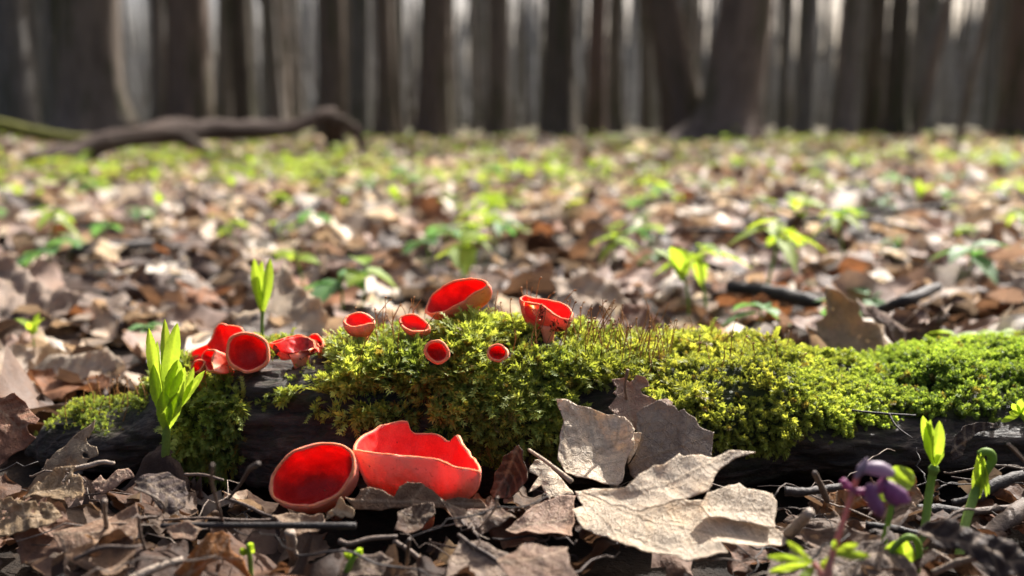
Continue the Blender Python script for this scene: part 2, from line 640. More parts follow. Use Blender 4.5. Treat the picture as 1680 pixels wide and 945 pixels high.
def crown_template(seed, rf=1.0, limbs=7):
    """bare spring crown, metres, base of crown at z=0, about 5 m tall"""
    r = np.random.default_rng(seed)
    parts = []
    for k in range(limbs):
        a = r.uniform(0, 6.28)
        z0 = r.uniform(-1.5, 3.2)
        ln = r.uniform(1.2, 2.6) * (1 - 0.12 * max(z0, 0))
        p0 = Vector((0, 0, z0))
        d = Vector((math.cos(a), math.sin(a), r.uniform(0.5, 1.3))).normalized()
        p1 = p0 + d * ln * 0.5
        p2 = p0 + d * ln + Vector((0, 0, 0.35 * ln))
        parts.append(tube([p0, p1, p2], [0.055 * rf, 0.03 * rf, 0.008 * rf], 6, 5, cap=False))
        for q in range(5):
            s = p1.lerp(p2, r.uniform(-0.3, 0.9))
            e = s + Vector((r.uniform(-.7, .7), r.uniform(-.7, .7), r.uniform(0.1, 0.9)))
            parts.append(tube([s, s.lerp(e, .5) + Vector((0, 0, .06)), e], [0.018 * rf, 0.012 * rf, 0.004 * rf], 4, 4, cap=False))
    parts.append(tube([Vector((0, 0, 0)), Vector((.1, .05, 2.2)), Vector((0.05, .2, 4.6))], [0.09 * rf, 0.05 * rf, 0.01 * rf], 7, 6, cap=False))
    V, F = join(parts)
    return mesh_np('crown', V, F, mats=[MAT_BARK])


TRUNKS = [trunk_template(100 + i, fl) for i, fl in enumerate((0.5, 0.7, 0.35, 0.25, 0.8, 0.15))]
CROWNS = [crown_template(200 + i) for i in range(4)]
TWIGGY = [crown_template(240 + i, .3, 4) for i in range(4)]
BROWN, GREY, PALE, DARK = (0.15, 0.12, 0.096), (0.16, 0.152, 0.145), (0.18, 0.158, 0.14), (0.09, 0.073, 0.055)


def tree(x, y, rad, height, col, label, group=None, lean=(0, 0), ti=None, name='tree', crown=True):
    z = float(ground_z(np.array([x]), np.array([y]))[0]) - 0.02
    t = thing(name, (x, y, z), label, 'tree', group)
    t.rotation_euler = (lean[1], lean[0], random.uniform(-0.3, 0.3) if lean == (0, 0) else 0)
    o = bpy.data.objects.new('trunk', TRUNKS[random.randrange(len(TRUNKS)) if ti is None else ti])
    C.objects.link(o)
    o.parent = t
    o.rotation_euler = (0, 0, random.uniform(0, 6.28))
    o.scale = (rad, rad, height)
    o.color = (*col, 1)
    if crown:
        c = bpy.data.objects.new('crown', random.choice(CROWNS))
        C.objects.link(c)
        c.parent = t
        c.location = (0, 0, height * 0.72)
        c.rotation_euler = (0, 0, random.uniform(0, 6.28))
        s = random.uniform(0.8, 1.1) * height / 12
        c.scale = (s, s, s)
        c.color = (*col, 1)
    return t


def tree_px(xpx, wpx, ybase, col, label, height=8.5, lean_px=0.0, ti=None, group=None, name='tree', crown=True):
    d = CAMH * FPX / (ybase - HORIZON)
    if col not in (BROWN, GREY, PALE, DARK): col = tuple(c_ * 1.5 for c_ in col)
    return tree((xpx - 840) / FPX * d, d, wpx * 0.5 * d / FPX, height, col, label, group, (math.atan(lean_px / 210.0), 0), ti, name, crown)


near_trees = []
def NT(*a, **k):
    t = tree_px(*a, **k)
    near_trees.append((t.location.x, t.location.y))
    return t


NT(165, 100, 226, BROWN, 'thick brown trunk with a dark mossy flank behind the fallen branch', ti=1)
NT(122, 30, 224, (0.04, 0.042, 0.02), 'dark moss-covered stem pressed against the thick brown trunk', ti=3)
NT(318, 74, 226, (0.095, 0.07, 0.055), 'broad warm brown trunk rising behind the middle of the fallen branch', ti=2)
NT(272, 24, 222, PALE, 'slim pale pinkish trunk standing close to the broad brown trunk', ti=3)
NT(406, 36, 223, DARK, 'dark slender trunk beside the broad brown trunk', ti=3)
NT(549, 44, 226, (0.075, 0.058, 0.045), 'dark brown trunk rising behind the knobbed end of the fallen branch', ti=0)
NT(712, 54, 222, (0.09, 0.07, 0.058), 'brown trunk standing alone between greyer distant stems', ti=2)
NT(818, 36, 220, (0.10, 0.085, 0.075), 'medium grey-brown trunk in line with the scarlet cup on the moss crest', ti=0)
NT(916, 56, 226, DARK, 'very dark brown trunk with moss at its foot', ti=1)
NT(976, 32, 222, (0.10, 0.07, 0.058), 'reddish brown trunk next to the very dark mossy-footed trunk', ti=3)
NT(1128, 62, 226, (0.085, 0.064, 0.05), 'leaning stem of the twin tree with a blackish mossy base', lean_px=-48, ti=4)
NT(1180, 96, 227, (0.105, 0.08, 0.065), 'thicker upright stem of the twin tree with a blackish mossy base', lean_px=22, ti=4)
NT(1424, 28, 222, DARK, 'narrow nearly black trunk between two pale grey trunks', ti=3)
NT(1462, 36, 226, (0.05, 0.042, 0.032), 'dark trunk with a greenish side beside a thin leaning sapling', ti=0)
NT(1490, 16, 232, (0.13, 0.10, 0.08), 'thin brown sapling leaning slightly off a dark trunk', lean_px=38, ti=5, name='sapling', crown=False, height=6)
NT(1562, 13, 236, (0.14, 0.11, 0.085), 'thin bent pale sapling standing free in front of the grey stems', lean_px=30, ti=5, name='sapling', crown=False, height=6)
NT(1668, 60, 226, (0.10, 0.07, 0.055), 'reddish brown trunk at the edge of the wood beside thin saplings', ti=1)
NT(1312, 34, 221, GREY, 'smooth pale grey trunk standing past the twin tree', ti=3)
NT(1376, 34, 222, (0.12, 0.105, 0.095), 'grey-brown trunk with sunlit gaps on both sides', ti=2)
NT(40, 60, 223, GREY, 'wide smooth grey trunk beside the mossy yellow branch', ti=2)

tr = np.random.default_rng(5)
placed = list(near_trees)
zones = [(11, 20, 70, 'bare trunk in the near rows of the wood', 'trees in the near rows of the wood'),
         (20, 36, 108, 'bare trunk in the middle rows of the wood', 'trees in the middle rows of the wood'),
         (36, 60, 86, 'distant bare trunk deep in the wood', 'trees deep in the wood')]
sx, sy = math.sin(SUN_AZ), math.cos(SUN_AZ)
for d0, d1, n, lab, grp in zones:
    k = 0
    tries = 0
    while k < n and tries < 8000:
        tries += 1
        d = math.sqrt(tr.uniform(d0 * d0, d1 * d1))
        x = tr.uniform(-0.82, 0.64) * d
        if min((x - a) ** 2 + (d - b) ** 2 for a, b in placed) < 0.7: continue
        along, across = x * sx + d * sy, abs(x * sy - d * sx)
        if along < 18 and across < 2.2: continue
        placed.append((x, d))
        k += 1
        c = [BROWN, GREY, (0.13, 0.112, 0.096), (0.175, 0.17, 0.165), PALE][int(tr.integers(0, 5))]
        f = tr.uniform(0.75, 1.15)
        rad_ = tr.uniform(0.045, 0.13) if tr.random() < 0.82 else tr.uniform(0.13, 0.24)
        ci = [BROWN, GREY, (0.13, 0.112, 0.096), (0.175, 0.17, 0.165), PALE].index(c)
        word = ('slender' if rad_ < .1 else 'medium' if rad_ < .16 else 'stout') + ' ' + ('brown', 'grey', 'grey-brown', 'pale grey', 'pale')[ci]
        tree(x, d, rad_, tr.uniform(7.5, 9.5) + 0.06 * d, tuple(q * f for q in c), word + ' ' + lab, word + ' ' + grp, (tr.normal(0, 0.025), tr.normal(0, 0.02)))

# thin saplings between the trunks
for k in range(44):
    d = tr.uniform(7.5, 22)
    x = tr.uniform(-.56, .56) * d
    sl = 'upright' if k % 2 else 'slanting'
    t = tree(x, d, tr.uniform(.010, .026), tr.uniform(3.0, 5.5), (0.12, 0.10, 0.085), f'thin {sl} bare sapling among the nearer trunks of the wood', f'thin {sl} saplings among the nearer trunks', (tr.normal(0, .04 if k % 2 else .16), tr.normal(0, .05)), 5, 'sapling')
    c_ = t.children[1]
    c_.data = TWIGGY[k % 4]
    c_.scale = (.5, .5, .6)
    c_.location.z = tr.uniform(1.0, 2.2)

# far mass of stems and brush beyond the countable rows
parts_V, parts_F, cols, o_ = [], [], [], 0
for k in range(4600):
    d = math.sqrt(tr.uniform(45 ** 2, 110 ** 2)) if k < 2100 else tr.uniform(34, 60) if k < 2700 else tr.uniform(60, 120)
    x = tr.uniform(-0.85, 0.68) * d
    r0 = tr.uniform(0.08, 0.26) if k % 3 == 0 and k < 2100 else tr.uniform(0.025, 0.06)
    hgt = tr.uniform(5, 13) if k % 3 == 0 and k < 2100 else tr.uniform(2.5, 6.5) * (1 if k < 2100 else .75 if k < 2700 else 1.5)
    lx, ly = tr.normal(0, 0.25, 2)
    a = np.arange(6) * math.pi / 3
    for q, (zz, rf) in enumerate(((-.1, 1.2), (hgt * .5, .85), (hgt, .3))):
        parts_V.append(np.stack([x + lx * q + r0 * rf * np.cos(a), d + ly * q + r0 * rf * np.sin(a), np.full(6, zz)], 1))
    for q in range(2):
        for j in range(6):
            m = (j + 1) % 6
            parts_F.append((o_ + q * 6 + j, o_ + q * 6 + m, o_ + q * 6 + 6 + m, o_ + q * 6 + 6 + j))
    o_ += 18
tag(obj('far_woodland', mesh_np('far_woodland', np.concatenate(parts_V), np.array(parts_F), mats=[MAT_BARK]), color=(0.22, 0.218, 0.22)),  # lighter grey than nearer trunks: distance haze painted into the stem colour
    'far mass of grey stems closing off the wood', 'woodland', kind='stuff')

# ---------------------------------------------------------------- fallen branches in the distance
def branch(name, pts, label, mat, sides=14, n=40, rough=0.16, seed=1, extra=(), col=None):
    base = D(pts[0][0], pts[0][1], pts[0][3])
    base.z = 0
    t = thing(name, base, label, 'branch')
    def mk(nm, pp, sd, parent, nn=n):
        V, F = tube([D(p[0], p[1], p[3]) for p in pp], [1.02 * p[2] * mpp(p[3]) for p in pp], nn, sides, rough, sd)
        o = obj(nm, mesh_np(nm, V - np.array(base), F, mats=[mat]), None, col)
        o.parent = parent
        return o
    m = mk('limb', pts, seed, t)
    for i, e in enumerate(extra):
        mk('side_limb', e, seed + i + 1, m, 14)
    return t


branch('fallen_branch', [(48, 268, 14, 3.0), (68, 264, 18, 3.0), (130, 250, 19, 3.1), (200, 228, 17, 3.2), (280, 218, 19, 3.35), (350, 214, 17, 3.5), (420, 213, 14, 3.6), (470, 212, 13, 3.7), (500, 202, 12, 3.75), (525, 190, 12, 3.8), (550, 184, 8, 3.85)],
       'dark fallen branch with a knobbed raised end lying on the clearing floor', MAT_BARK, seed=4, col=(0.075, 0.054, 0.044), rough=.3,
       extra=([(535, 192, 9, 3.82), (562, 200, 10, 3.85), (585, 215, 8, 3.9), (594, 240, 7, 3.95), (597, 252, 5, 3.95)],
              [(280, 222, 10, 3.35), (320, 236, 8, 3.35), (345, 250, 6, 3.35)],
              [(540, 196, 16, 3.84), (548, 215, 17, 3.9), (552, 238, 17, 3.95), (553, 250, 14, 3.95)]))
branch('mossy_branch', [(-60, 196, 12, 4.0), (0, 205, 11, 4.0), (60, 219, 10, 4.0), (120, 228, 9, 4.05), (175, 229, 7, 4.1)],
       'thin yellowish mossy branch sloping down behind the dark fallen branch', MAT_BARK, seed=9, col=(0.13, 0.13, 0.03), extra=([(178, 229, 6, 4.1), (230, 245, 5, 4.1), (260, 262, 4, 3.7)],))

# ---------------------------------------------------------------- the mossy log
TOPX = [-400, 20, 60, 150, 250, 320, 390, 440, 540, 600, 680, 740, 800, 850, 900, 950, 1050, 1150, 1250, 1330, 1400, 1500, 1600, 1680, 2100]
TOPY = [690, 685, 672, 655, 645, 632, 618, 612, 576, 553, 549, 535, 524, 526, 527, 546, 556, 553, 544, 574, 598, 594, 575, 566, 560]
LX0, LX1 = -0.205, 0.34
NXL, NTH = 430, 170


def log_axis(x):
    px = 840 + x / 0.40 * FPX
    u = np.clip(px, 0, 1680)
    yc = np.interp(u, [0, 300, 600, 1000, 1300, 1680], [0.408, 0.400, 0.388, 0.388, 0.402, 0.425])
    ry = np.interp(u, [0, 100, 300, 600, 1000, 1300, 1680], [0.014, 0.022, 0.028, 0.040, 0.042, 0.044, 0.056])
    yp = np.interp(px, TOPX, TOPY)
    ang = PITCH + np.arctan((yp - 472.5) / FPX)
    ztop = CAMH - yc * np.tan(ang) - np.interp(u, [0, 200, 300, 430, 560, 800, 1250, 1400, 1680], [.003, .001, -.006, -.0082, .001, .0058, .0062, .005, .005])
    return yc, ry, ztop


xs = np.linspace(LX0, LX1, NXL)
th = np.linspace(0, 2 * math.pi, NTH, endpoint=False)
yc, ry, zt = log_axis(xs)
kk = np.ones(9) / 9
zt = np.convolve(np.pad(zt, 4, mode='edge'), kk, 'valid')
zb = -0.012
XX, TH = np.meshgrid(xs, th, indexing='ij')
zc, rz = (zt + zb) / 2, (zt - zb) / 2
cosT, sinT = np.cos(TH), np.sin(TH)
sq = lambda v, p: np.sign(v) * np.abs(v) ** p
endt = np.clip((XX - LX0) / 0.02, 0, 1) ** 0.5
YL = yc[:, None] - ry[:, None] * sq(cosT, 0.85) * endt
ZL = zc[:, None] + rz[:, None] * sq(sinT, 0.85) * endt
LP = np.stack([XX, YL, ZL], -1)
NL = np.stack([np.zeros_like(XX), -cosT / ry[:, None], sinT / rz[:, None]], -1)
NL /= np.linalg.norm(NL, axis=-1, keepdims=True)
flat = LP.reshape(-1, 3)
strata = fbm(flat * np.array([14, 90, 110]), 21, 4)
crack = -np.clip(0.22 - np.abs(fbm(flat * np.array([9, 80, 130]), 33, 3)), 0, 1) * 4
lump = fbm(flat * 38, 44, 3)
flake = np.floor(fbm(flat * np.array([22, 60, 95]), 55, 3) * 3) / 3
disp = (0.0022 * strata + 0.0016 * crack + 0.0028 * lump + 0.0022 * flake).reshape(XX.shape)
under = np.clip(-sinT, 0, 1) * 0.006
LP = LP + NL * (disp - under)[..., None]
# moss cover, read against the photograph's outline of the green
flat = LP.reshape(-1, 3)
pxs, pys = project(flat)
LOWX = [-300, 60, 100, 160, 230, 262, 282, 300, 345, 392, 400, 440, 500, 560, 620, 660, 700, 740, 780, 900, 960, 990, 1020, 1050, 1100, 1180, 1260, 1320, 1420, 1500, 1700, 2300]
LOWY = [700, 705, 700, 715, 690, 660, 690, 770, 790, 760, 655, 665, 680, 700, 702, 680, 705, 740, 752, 752, 700, 655, 660, 700, 735, 740, 742, 715, 712, 690, 688, 690]
low = np.interp(pxs, LOWX, LOWY) + 14 * vnoise(flat * 160, 71) + 9 * vnoise(flat * 420, 72)
front = (np.broadcast_to(cosT, XX.shape).ravel() > -0.35)
mask = np.where(front, np.clip((low - pys) / 14, 0, 1), 1.0)
def bare(cx, cy, rx, ry_, amt):
    global mask
    e = ((pxs - cx) / rx) ** 2 + ((pys - cy) / ry_) ** 2 + 0.5 * vnoise(flat * 230, 81)
    mask = np.where(front & (e < 1), mask * (1 - amt), mask)
bare(262, 655, 26, 18, 0.8); bare(420, 640, 55, 24, 0.9); bare(475, 615, 85, 34, 0.97); bare(545, 662, 70, 18, 0.93)
bare(630, 655, 50, 17, 0.9); bare(985, 655, 34, 26, 1.0); bare(1382, 608, 16, 9, 1.0); bare(690, 660, 40, 12, 0.75)
bare(715, 580, 24, 22, 1); bare(817, 580, 20, 18, 1); bare(205, 690, 40, 16, 0.7); bare(345, 640, 25, 14, .6); bare(908, 570, 40, 12, .75); bare(800, 515, 20, 10, .7)
mask = np.where(np.broadcast_to(sinT, XX.shape).ravel() < -0.45, 0, mask)
i0 = (np.arange(NXL - 1)[:, None] * NTH + np.arange(NTH)[None])
i1 = (np.arange(NXL - 1)[:, None] * NTH + (np.arange(NTH)[None] + 1) % NTH)
F = np.stack([i0.ravel(), i0.ravel() + NTH, i1.ravel() + NTH, i1.ravel()], 1)
log = thing('mossy_log', (0.0, 0.39, 0.0), 'low rotten log covered in bright green moss lying across the litter', 'log')
off = np.array(log.location)
o = obj('wood', mesh_np('wood', flat - off, F, mats=[MAT_WOOD], attrs={'mossy': mask}))
o.parent = log


# ---------------------------------------------------------------- scarlet cup fungi
CUPS = []


def resample_closed(pts, n):
    P = np.array(pts, float)
    m = len(P)
    dense = []
    for i in range(m):
        a, b, c, d_ = P[i - 1], P[i], P[(i + 1) % m], P[(i + 2) % m]
        for t in np.linspace(0, 1, 12, endpoint=False):
            dense.append(0.5 * ((2 * b) + (c - a) * t + (2 * a - 5 * b + 4 * c - d_) * t * t + (3 * b - a - 3 * c + d_) * t ** 3))
    dense = np.array(dense)
    seg = np.linalg.norm(np.roll(dense, -1, 0) - dense, axis=1)
    s = np.concatenate([[0], np.cumsum(seg)])
    L = s[-1]
    u = np.linspace(0, L, n, endpoint=False)
    dd = np.vstack([dense, dense[:1]])
    return np.stack([np.interp(u, s, dd[:, k]) for k in range(dd.shape[1])], 1)


def cup(label, rim_px, Y, normal, base_px, base_Y, prof=0.55, thick=0.0011, torn=None, outer=None, stem=None, wob=0.0006, seed=0, rim_r=0.00075, group=None, n=112, name='elf_cup'):
    """rim traced on a plane through depth Y; bowl closes on the base point"""
    CUPS.append((np.array(rim_px), max(Y, base_Y)))
    nrm_ = Vector(normal).normalized()
    rp = resample_closed(rim_px, n)
    cen = rp.mean(0)
    pt = D(cen[0], cen[1], Y)
    Rm_ = np.array([PL(a, b, pt, nrm_) for a, b in rp])
    if torn is not None:
        Rm_[:, 2] += np.array([torn(a, b, Y) for a, b in rp])
    B = np.array(D(base_px[0], base_px[1], base_Y))
    c3 = Rm_.mean(0)
    ax = c3 - B
    depth_ = np.linalg.norm(ax)
    ax /= depth_
    rel = Rm_ - B
    h = rel @ ax
    rad = rel - h[:, None] * ax
    NR = 26
    tt_ = np.linspace(0, 1, NR)
    sp = np.sin(tt_ * math.pi / 2) ** prof
    ht = tt_ ** 1.5
    def surf(shrink, lift, sd_):
        rows = []
        for s_, q in zip(sp, ht):
            rl = np.linalg.norm(rad, axis=1, keepdims=True)
            rr = rad * np.clip((s_ * rl - shrink) / rl, 0.0, None)
            rows.append(B + rr + (h * q)[:, None] * ax + lift * (1 - q) * ax)
        A_ = np.array(rows)
        A_ += ax * (wob * fbm(A_.reshape(-1, 3) * 130, seed, 3)).reshape(A_.shape[:2])[..., None] * 0.8
        A_ += (rad / (np.linalg.norm(rad, axis=1, keepdims=True) + 1e-9))[None] * (wob * fbm(A_.reshape(-1, 3) * 160, seed + 5, 3)).reshape(A_.shape[:2])[..., None]
        return A_
    outer_s = surf(0.0, 0.0, seed)
    inner_s = surf(thick, thick * 2.6, seed)
    V = np.concatenate([outer_s.reshape(-1, 3), inner_s.reshape(-1, 3)])
    F, mi = [], []
    o = NR * n
    for i in range(NR - 1):
        for j in range(n):
            k = (j + 1) % n
            F.append((i * n + j, i * n + k, (i + 1) * n + k, (i + 1) * n + j)); mi.append(1)
            F.append((o + i * n + j, o + (i + 1) * n + j, o + (i + 1) * n + k, o + i * n + k)); mi.append(0)
    t_ = NR - 1
    for j in range(n):
        k = (j + 1) % n
        F.append((t_ * n + j, t_ * n + k, o + t_ * n + k, o + t_ * n + j)); mi.append(1)
    th_ = thing(name, Vector(B), label, 'mushroom', group)
    b = obj('bowl', mesh_np('bowl', V - B, np.array(F), mats=[MAT_CUP_IN, outer or MAT_CUP_OUT], mat_idx=mi, attrs={'up': np.tile(np.repeat(ht, n), 2)}))
    b.parent = th_
    # pale rolled rim
    mid = (outer_s[-1] + inner_s[-1]) / 2
    rv, rf = [], []
    sd2 = 8
    rads = 0.52 * rim_r * (1 + 0.6 * fbm(mid * 420, seed + 9, 2))
    for j in range(n):
        t = mid[(j + 1) % n] - mid[j - 1]
        t /= np.linalg.norm(t) + 1e-9
        e1 = np.cross(t, ax); e1 /= np.linalg.norm(e1) + 1e-9
        e2 = np.cross(t, e1)
        for q in range(sd2):
            a = 2 * math.pi * q / sd2
            rv.append(mid[j] + (e1 * math.cos(a) * 1.05 + e2 * math.sin(a) * 0.8) * rads[j])
    for j in range(n):
        j2 = (j + 1) % n
        for q in range(sd2):
            q2 = (q + 1) % sd2
            rf.append((j * sd2 + q, j * sd2 + q2, j2 * sd2 + q2, j2 * sd2 + q))
    r = obj('rim', mesh_np('rim', np.array(rv) - B, np.array(rf), mats=[MAT_CUP_RIM]))
    r.parent = b
    if stem is not None:
        Vt, Ft = tube([Vector(B) + Vector(ax) * 0.002] + [Vector(B) + Vector(s) for s in stem[0]], stem[1], 10, 12, 0.12, seed)
        s = obj('stem', mesh_np('stem', Vt - B, Ft, mats=[MAT_CUP_STEM]))
        s.parent = th_
    return th_


# the two large cups in front of the log
cup('large scarlet cup lying on its side showing its whole round inside',
    Z6([(140, 540), (133, 460), (165, 390), (230, 320), (310, 285), (400, 267), (470, 275), (530, 300), (565, 340), (572, 390), (555, 440), (520, 490), (480, 530), (420, 570), (350, 597), (290, 604), (230, 592), (175, 568)]),
    0.312, (-0.22, -0.86, 0.46), Z6([(420, 520)])[0], 0.328, 0.5, 0.0011, seed=3, rim_r=0.0007,
    stem=([(0.001, 0.006, -0.006), (0.002, 0.010, -0.012)], [0.005, 0.004, 0.003]))


TORN_TOP = Z6([(560, 300), (575, 250), (620, 215), (680, 182), (750, 165), (832, 165), (840, 205), (868, 228), (900, 226), (950, 222), (990, 225), (1035, 262), (1055, 265), (1085, 230), (1130, 290), (1170, 345), (1205, 398)])
SMOOTH_TOP = Z6([(560, 300), (575, 250), (620, 215), (680, 185), (750, 168), (832, 162), (900, 165), (990, 185), (1060, 215), (1085, 230), (1130, 275), (1170, 330), (1205, 398)])
def torn_b(a, b, Y):
    s = np.interp(a, [p[0] for p in SMOOTH_TOP], [p[1] for p in SMOOTH_TOP])
    if b > s + 9: return 0.0
    return -(np.interp(a, [p[0] for p in TORN_TOP], [p[1] for p in TORN_TOP]) - s) * mpp(Y)
cup('large scarlet cup with a torn jagged back edge standing upright in front of the log',
    SMOOTH_TOP + Z6([(1200, 412), (1165, 405), (1100, 397), (1040, 377), (980, 354), (900, 343), (800, 336), (700, 324), (620, 312), (580, 304)]),
    0.322, (0.02, -0.10, 1.0), Z6([(915, 548)])[0], 0.322, 0.42, 0.0012, torn=torn_b, seed=8, rim_r=0.0007, n=220,
    stem=([(0.0, 0.0, -0.004), (0.0, 0.002, -0.010)], [0.006, 0.004, 0.003]))

# on the moss
cup('wide scarlet cup tilted open on the highest crest of the moss',
    Z2([(1003, 380), (1010, 340), (1040, 290), (1090, 240), (1150, 205), (1220, 187), (1290, 188), (1335, 200), (1355, 222), (1340, 245), (1290, 270), (1240, 300), (1190, 335), (1130, 370), (1070, 388), (1030, 397)]),
    0.385, (-0.42, -0.72, 0.62), Z2([(1268, 378)])[0], 0.396, 1.0, 0.001, seed=12, outer=MAT_CUP_OUT,
    stem=([(0.002, 0.001, -0.004), (0.004, 0.002, -0.009)], [0.0035, 0.0026, 0.002]))
cup('scarlet cup with a black scar on its flank and a stubby pale stalk',
    Z3([(240, 300), (262, 283), (300, 293), (350, 300), (420, 316), (480, 330), (520, 350), (543, 385), (541, 410), (518, 420), (470, 407), (430, 385), (385, 355), (340, 330), (290, 318), (255, 315)]),
    0.380, (0.12, -0.42, 0.90), Z3([(405, 480)])[0], 0.380, 0.5, 0.001, seed=17, outer=MAT_CUP_OUT_DIRTY,
    stem=([(0.0, 0.0, -0.004), (-0.0005, 0.001, -0.010)], [0.0030, 0.0020, 0.0018]))
cup('small round scarlet cup standing on the sloping shoulder of the moss',
    Z2([(553, 430), (570, 400), (600, 381), (650, 373), (690, 385), (716, 412), (724, 440), (705, 443), (660, 458), (610, 466), (570, 452)]),
    0.375, (0.03, -0.55, 0.83), Z2([(650, 508)])[0], 0.377, 0.42, 0.0011, seed=21,
    stem=([(0.0005, 0.001, -0.003), (0.001, 0.002, -0.007)], [0.0028, 0.002, 0.0016]))
cup('small shallow scarlet cup set in the moss just below the wide tilted cup',
    Z2([(862, 430), (872, 405), (910, 393), (960, 397), (1010, 420), (1038, 455), (1030, 478), (990, 490), (930, 488), (885, 468)]),
    0.374, (0.06, -0.62, 0.78), Z2([(960, 500)])[0], 0.378, 0.45, 0.001, seed=25,
    stem=([(0.0, 0.001, -0.003), (0.0, 0.002, -0.007)], [0.0028, 0.002, 0.0016]))
cup('small scarlet cup facing outwards from the moss under the wide tilted cup',
    Z2([(995, 592), (1005, 560), (1035, 537), (1075, 531), (1110, 548), (1135, 590), (1130, 630), (1100, 655), (1060, 663), (1020, 642), (1001, 615)]),
    0.349, (-0.12, -0.93, 0.34), Z2([(1075, 600)])[0], 0.359, 0.42, 0.0012, seed=29, rim_r=0.0008,
    stem=([(0.0005, 0.004, -0.002), (0.001, 0.008, -0.004)], [0.003, 0.002, 0.0016]))
cup('smallest scarlet cup facing outwards from the moss below the black-scarred cup',
    Z3([(68, 602), (78, 572), (110, 555), (150, 560), (180, 588), (178, 620), (150, 643), (110, 648), (80, 632)]),
    0.351, (-0.08, -0.9, 0.42), Z3([(130, 608)])[0], 0.360, 0.42, 0.0009, seed=33, rim_r=0.0006,
    stem=([(0.0, 0.004, -0.002), (0.0, 0.008, -0.004)], [0.002, 0.0016, 0.0012]))
# cluster by the bare wood
cup('round scarlet cup with a pale rim opening outwards, in the cluster on bare black wood',
    [(370, 580), (373, 562), (384, 549), (402, 542), (421, 545), (436, 556), (443, 574), (439, 594), (425, 607), (405, 612), (385, 604), (373, 594)],
    0.374, (0.10, -0.93, 0.34), (412, 585), 0.386, 0.45, 0.0012, seed=37, rim_r=0.0008,
    stem=([(0.0, 0.003, -0.004), (0.0, 0.005, -0.012)], [0.004, 0.003, 0.002]))
cup('tall ragged ear-shaped scarlet cup at the back of the cluster on bare black wood',
    [(311, 596), (314, 580), (324, 570), (339, 562), (348, 548), (356, 532), (364, 527), (374, 532), (388, 535), (400, 541), (412, 552), (405, 575), (385, 592), (355, 603), (325, 604)],
    0.398, (-0.30, -0.80, 0.52), (372, 596), 0.402, 0.5, 0.001, seed=41, wob=0.0011, rim_r=0.0006, outer=MAT_CUP_OUT_DIRTY,
    stem=([(0.0, 0.0, -0.006), (0.0, 0.0, -0.016)], [0.004, 0.003, 0.003]))
cup('small half-closed orange-red cup squeezed between two larger cups of the cluster',
    [(333, 592), (335, 579), (343, 573), (354, 573), (352, 584), (350, 596), (352, 609), (341, 608)],
    0.378, (-0.72, -0.55, 0.42), (372, 600), 0.382, 0.32, 0.0009, seed=45, rim_r=0.0005, outer=MAT_CUP_OUT,
    stem=([(0.0, 0.001, -0.004), (0.0, 0.002, -0.012)], [0.003, 0.003, 0.002]))
cup('little dark-rimmed scarlet cup at the outer foot of the cluster on bare wood',
    [(312, 604), (318, 592), (330, 588), (338, 592), (334, 604), (325, 612), (315, 614)],
    0.378, (-0.35, -0.75, 0.5), (326, 616), 0.382, 0.5, 0.0008, seed=49, rim_r=0.0004, outer=MAT_CUP_OUT_DIRTY,
    stem=([(0.0, 0.001, -0.004), (0.0, 0.002, -0.010)], [0.003, 0.003, 0.002]))
cup('collapsed old scarlet cup with black blotches lying on bare wood',
    Z2([(150, 535), (220, 525), (300, 516), (350, 525), (400, 560), (422, 590), (415, 565), (360, 530), (300, 522), (230, 535), (170, 545)]),
    0.384, (0.0, -0.06, 1.0), Z2([(315, 630)])[0], 0.382, 0.35, 0.0008, seed=53, wob=0.0014, rim_r=0.0004, outer=MAT_CUP_OLD,
    stem=([(0.0, 0.002, -0.004), (0.0, 0.003, -0.009)], [0.004, 0.003, 0.002]))
cup('small pinkish cup turned sideways at the end of the bare patch of wood',
    Z2([(345, 530), (365, 508), (395, 500), (425, 508), (440, 540), (432, 572), (415, 570), (395, 545), (370, 532)]),
    0.388, (-0.35, -0.60, 0.72), Z2([(465, 592)])[0], 0.390, 0.5, 0.0009, seed=57, rim_r=0.0005, outer=MAT_CUP_STEM,
    stem=([(0.0, 0.001, -0.003), (0.001, 0.002, -0.009)], [0.003, 0.003, 0.002]))


# ---------------------------------------------------------------- moss on the log
# moss shoots
def shoot_template(seed, L, leaf_l, leaf_w, count, spread, droop, tip=6):
    r = np.random.default_rng(seed)
    V, F, T = [], [], []
    def leaflet(p, d, side, ln, wd, t):
        n = np.cross(d, side)
        b = len(V)
        V.extend([p, p + d * ln * 0.42 + side * wd + n * wd * 0.45, p + d * ln * 0.42 - side * wd + n * wd * 0.45, p + d * ln * 1.0 + n * wd * 0.2])
        F.extend([(b, b + 1, b + 3), (b, b + 3, b + 2)])
        T.extend([t * .8, t, t, min(1, t + .15)])
    for i in range(count + tip):
        t = min(1.0, (i + 0.5) / count)
        p = np.array([droop * t * t * L, 0.0, L * t * (1 - 0.25 * droop * t)])
        ax = np.array([2 * droop * t, 0, 1 - 0.5 * droop * t])
        ax /= np.linalg.norm(ax)
        a = i * 2.4 + r.uniform(-.4, .4)
        e1 = np.cross(ax, [0, 1, 0]); e1 /= np.linalg.norm(e1)
        e2 = np.cross(ax, e1)
        rad = e1 * math.cos(a) + e2 * math.sin(a)
        s = spread * (1.0 if i < count else 0.75) * r.uniform(.75, 1.25)
        d = ax * math.cos(s) + rad * math.sin(s)
        sd_ = np.cross(d, ax); sd_ /= np.linalg.norm(sd_) + 1e-9
        k = (0.55 + 0.6 * math.sin(math.pi * min(t, .85))) * r.uniform(.8, 1.2)
        leaflet(p, d, sd_, leaf_l * k, leaf_w * k, t)
    return np.array(V), np.array(F), np.array(T)


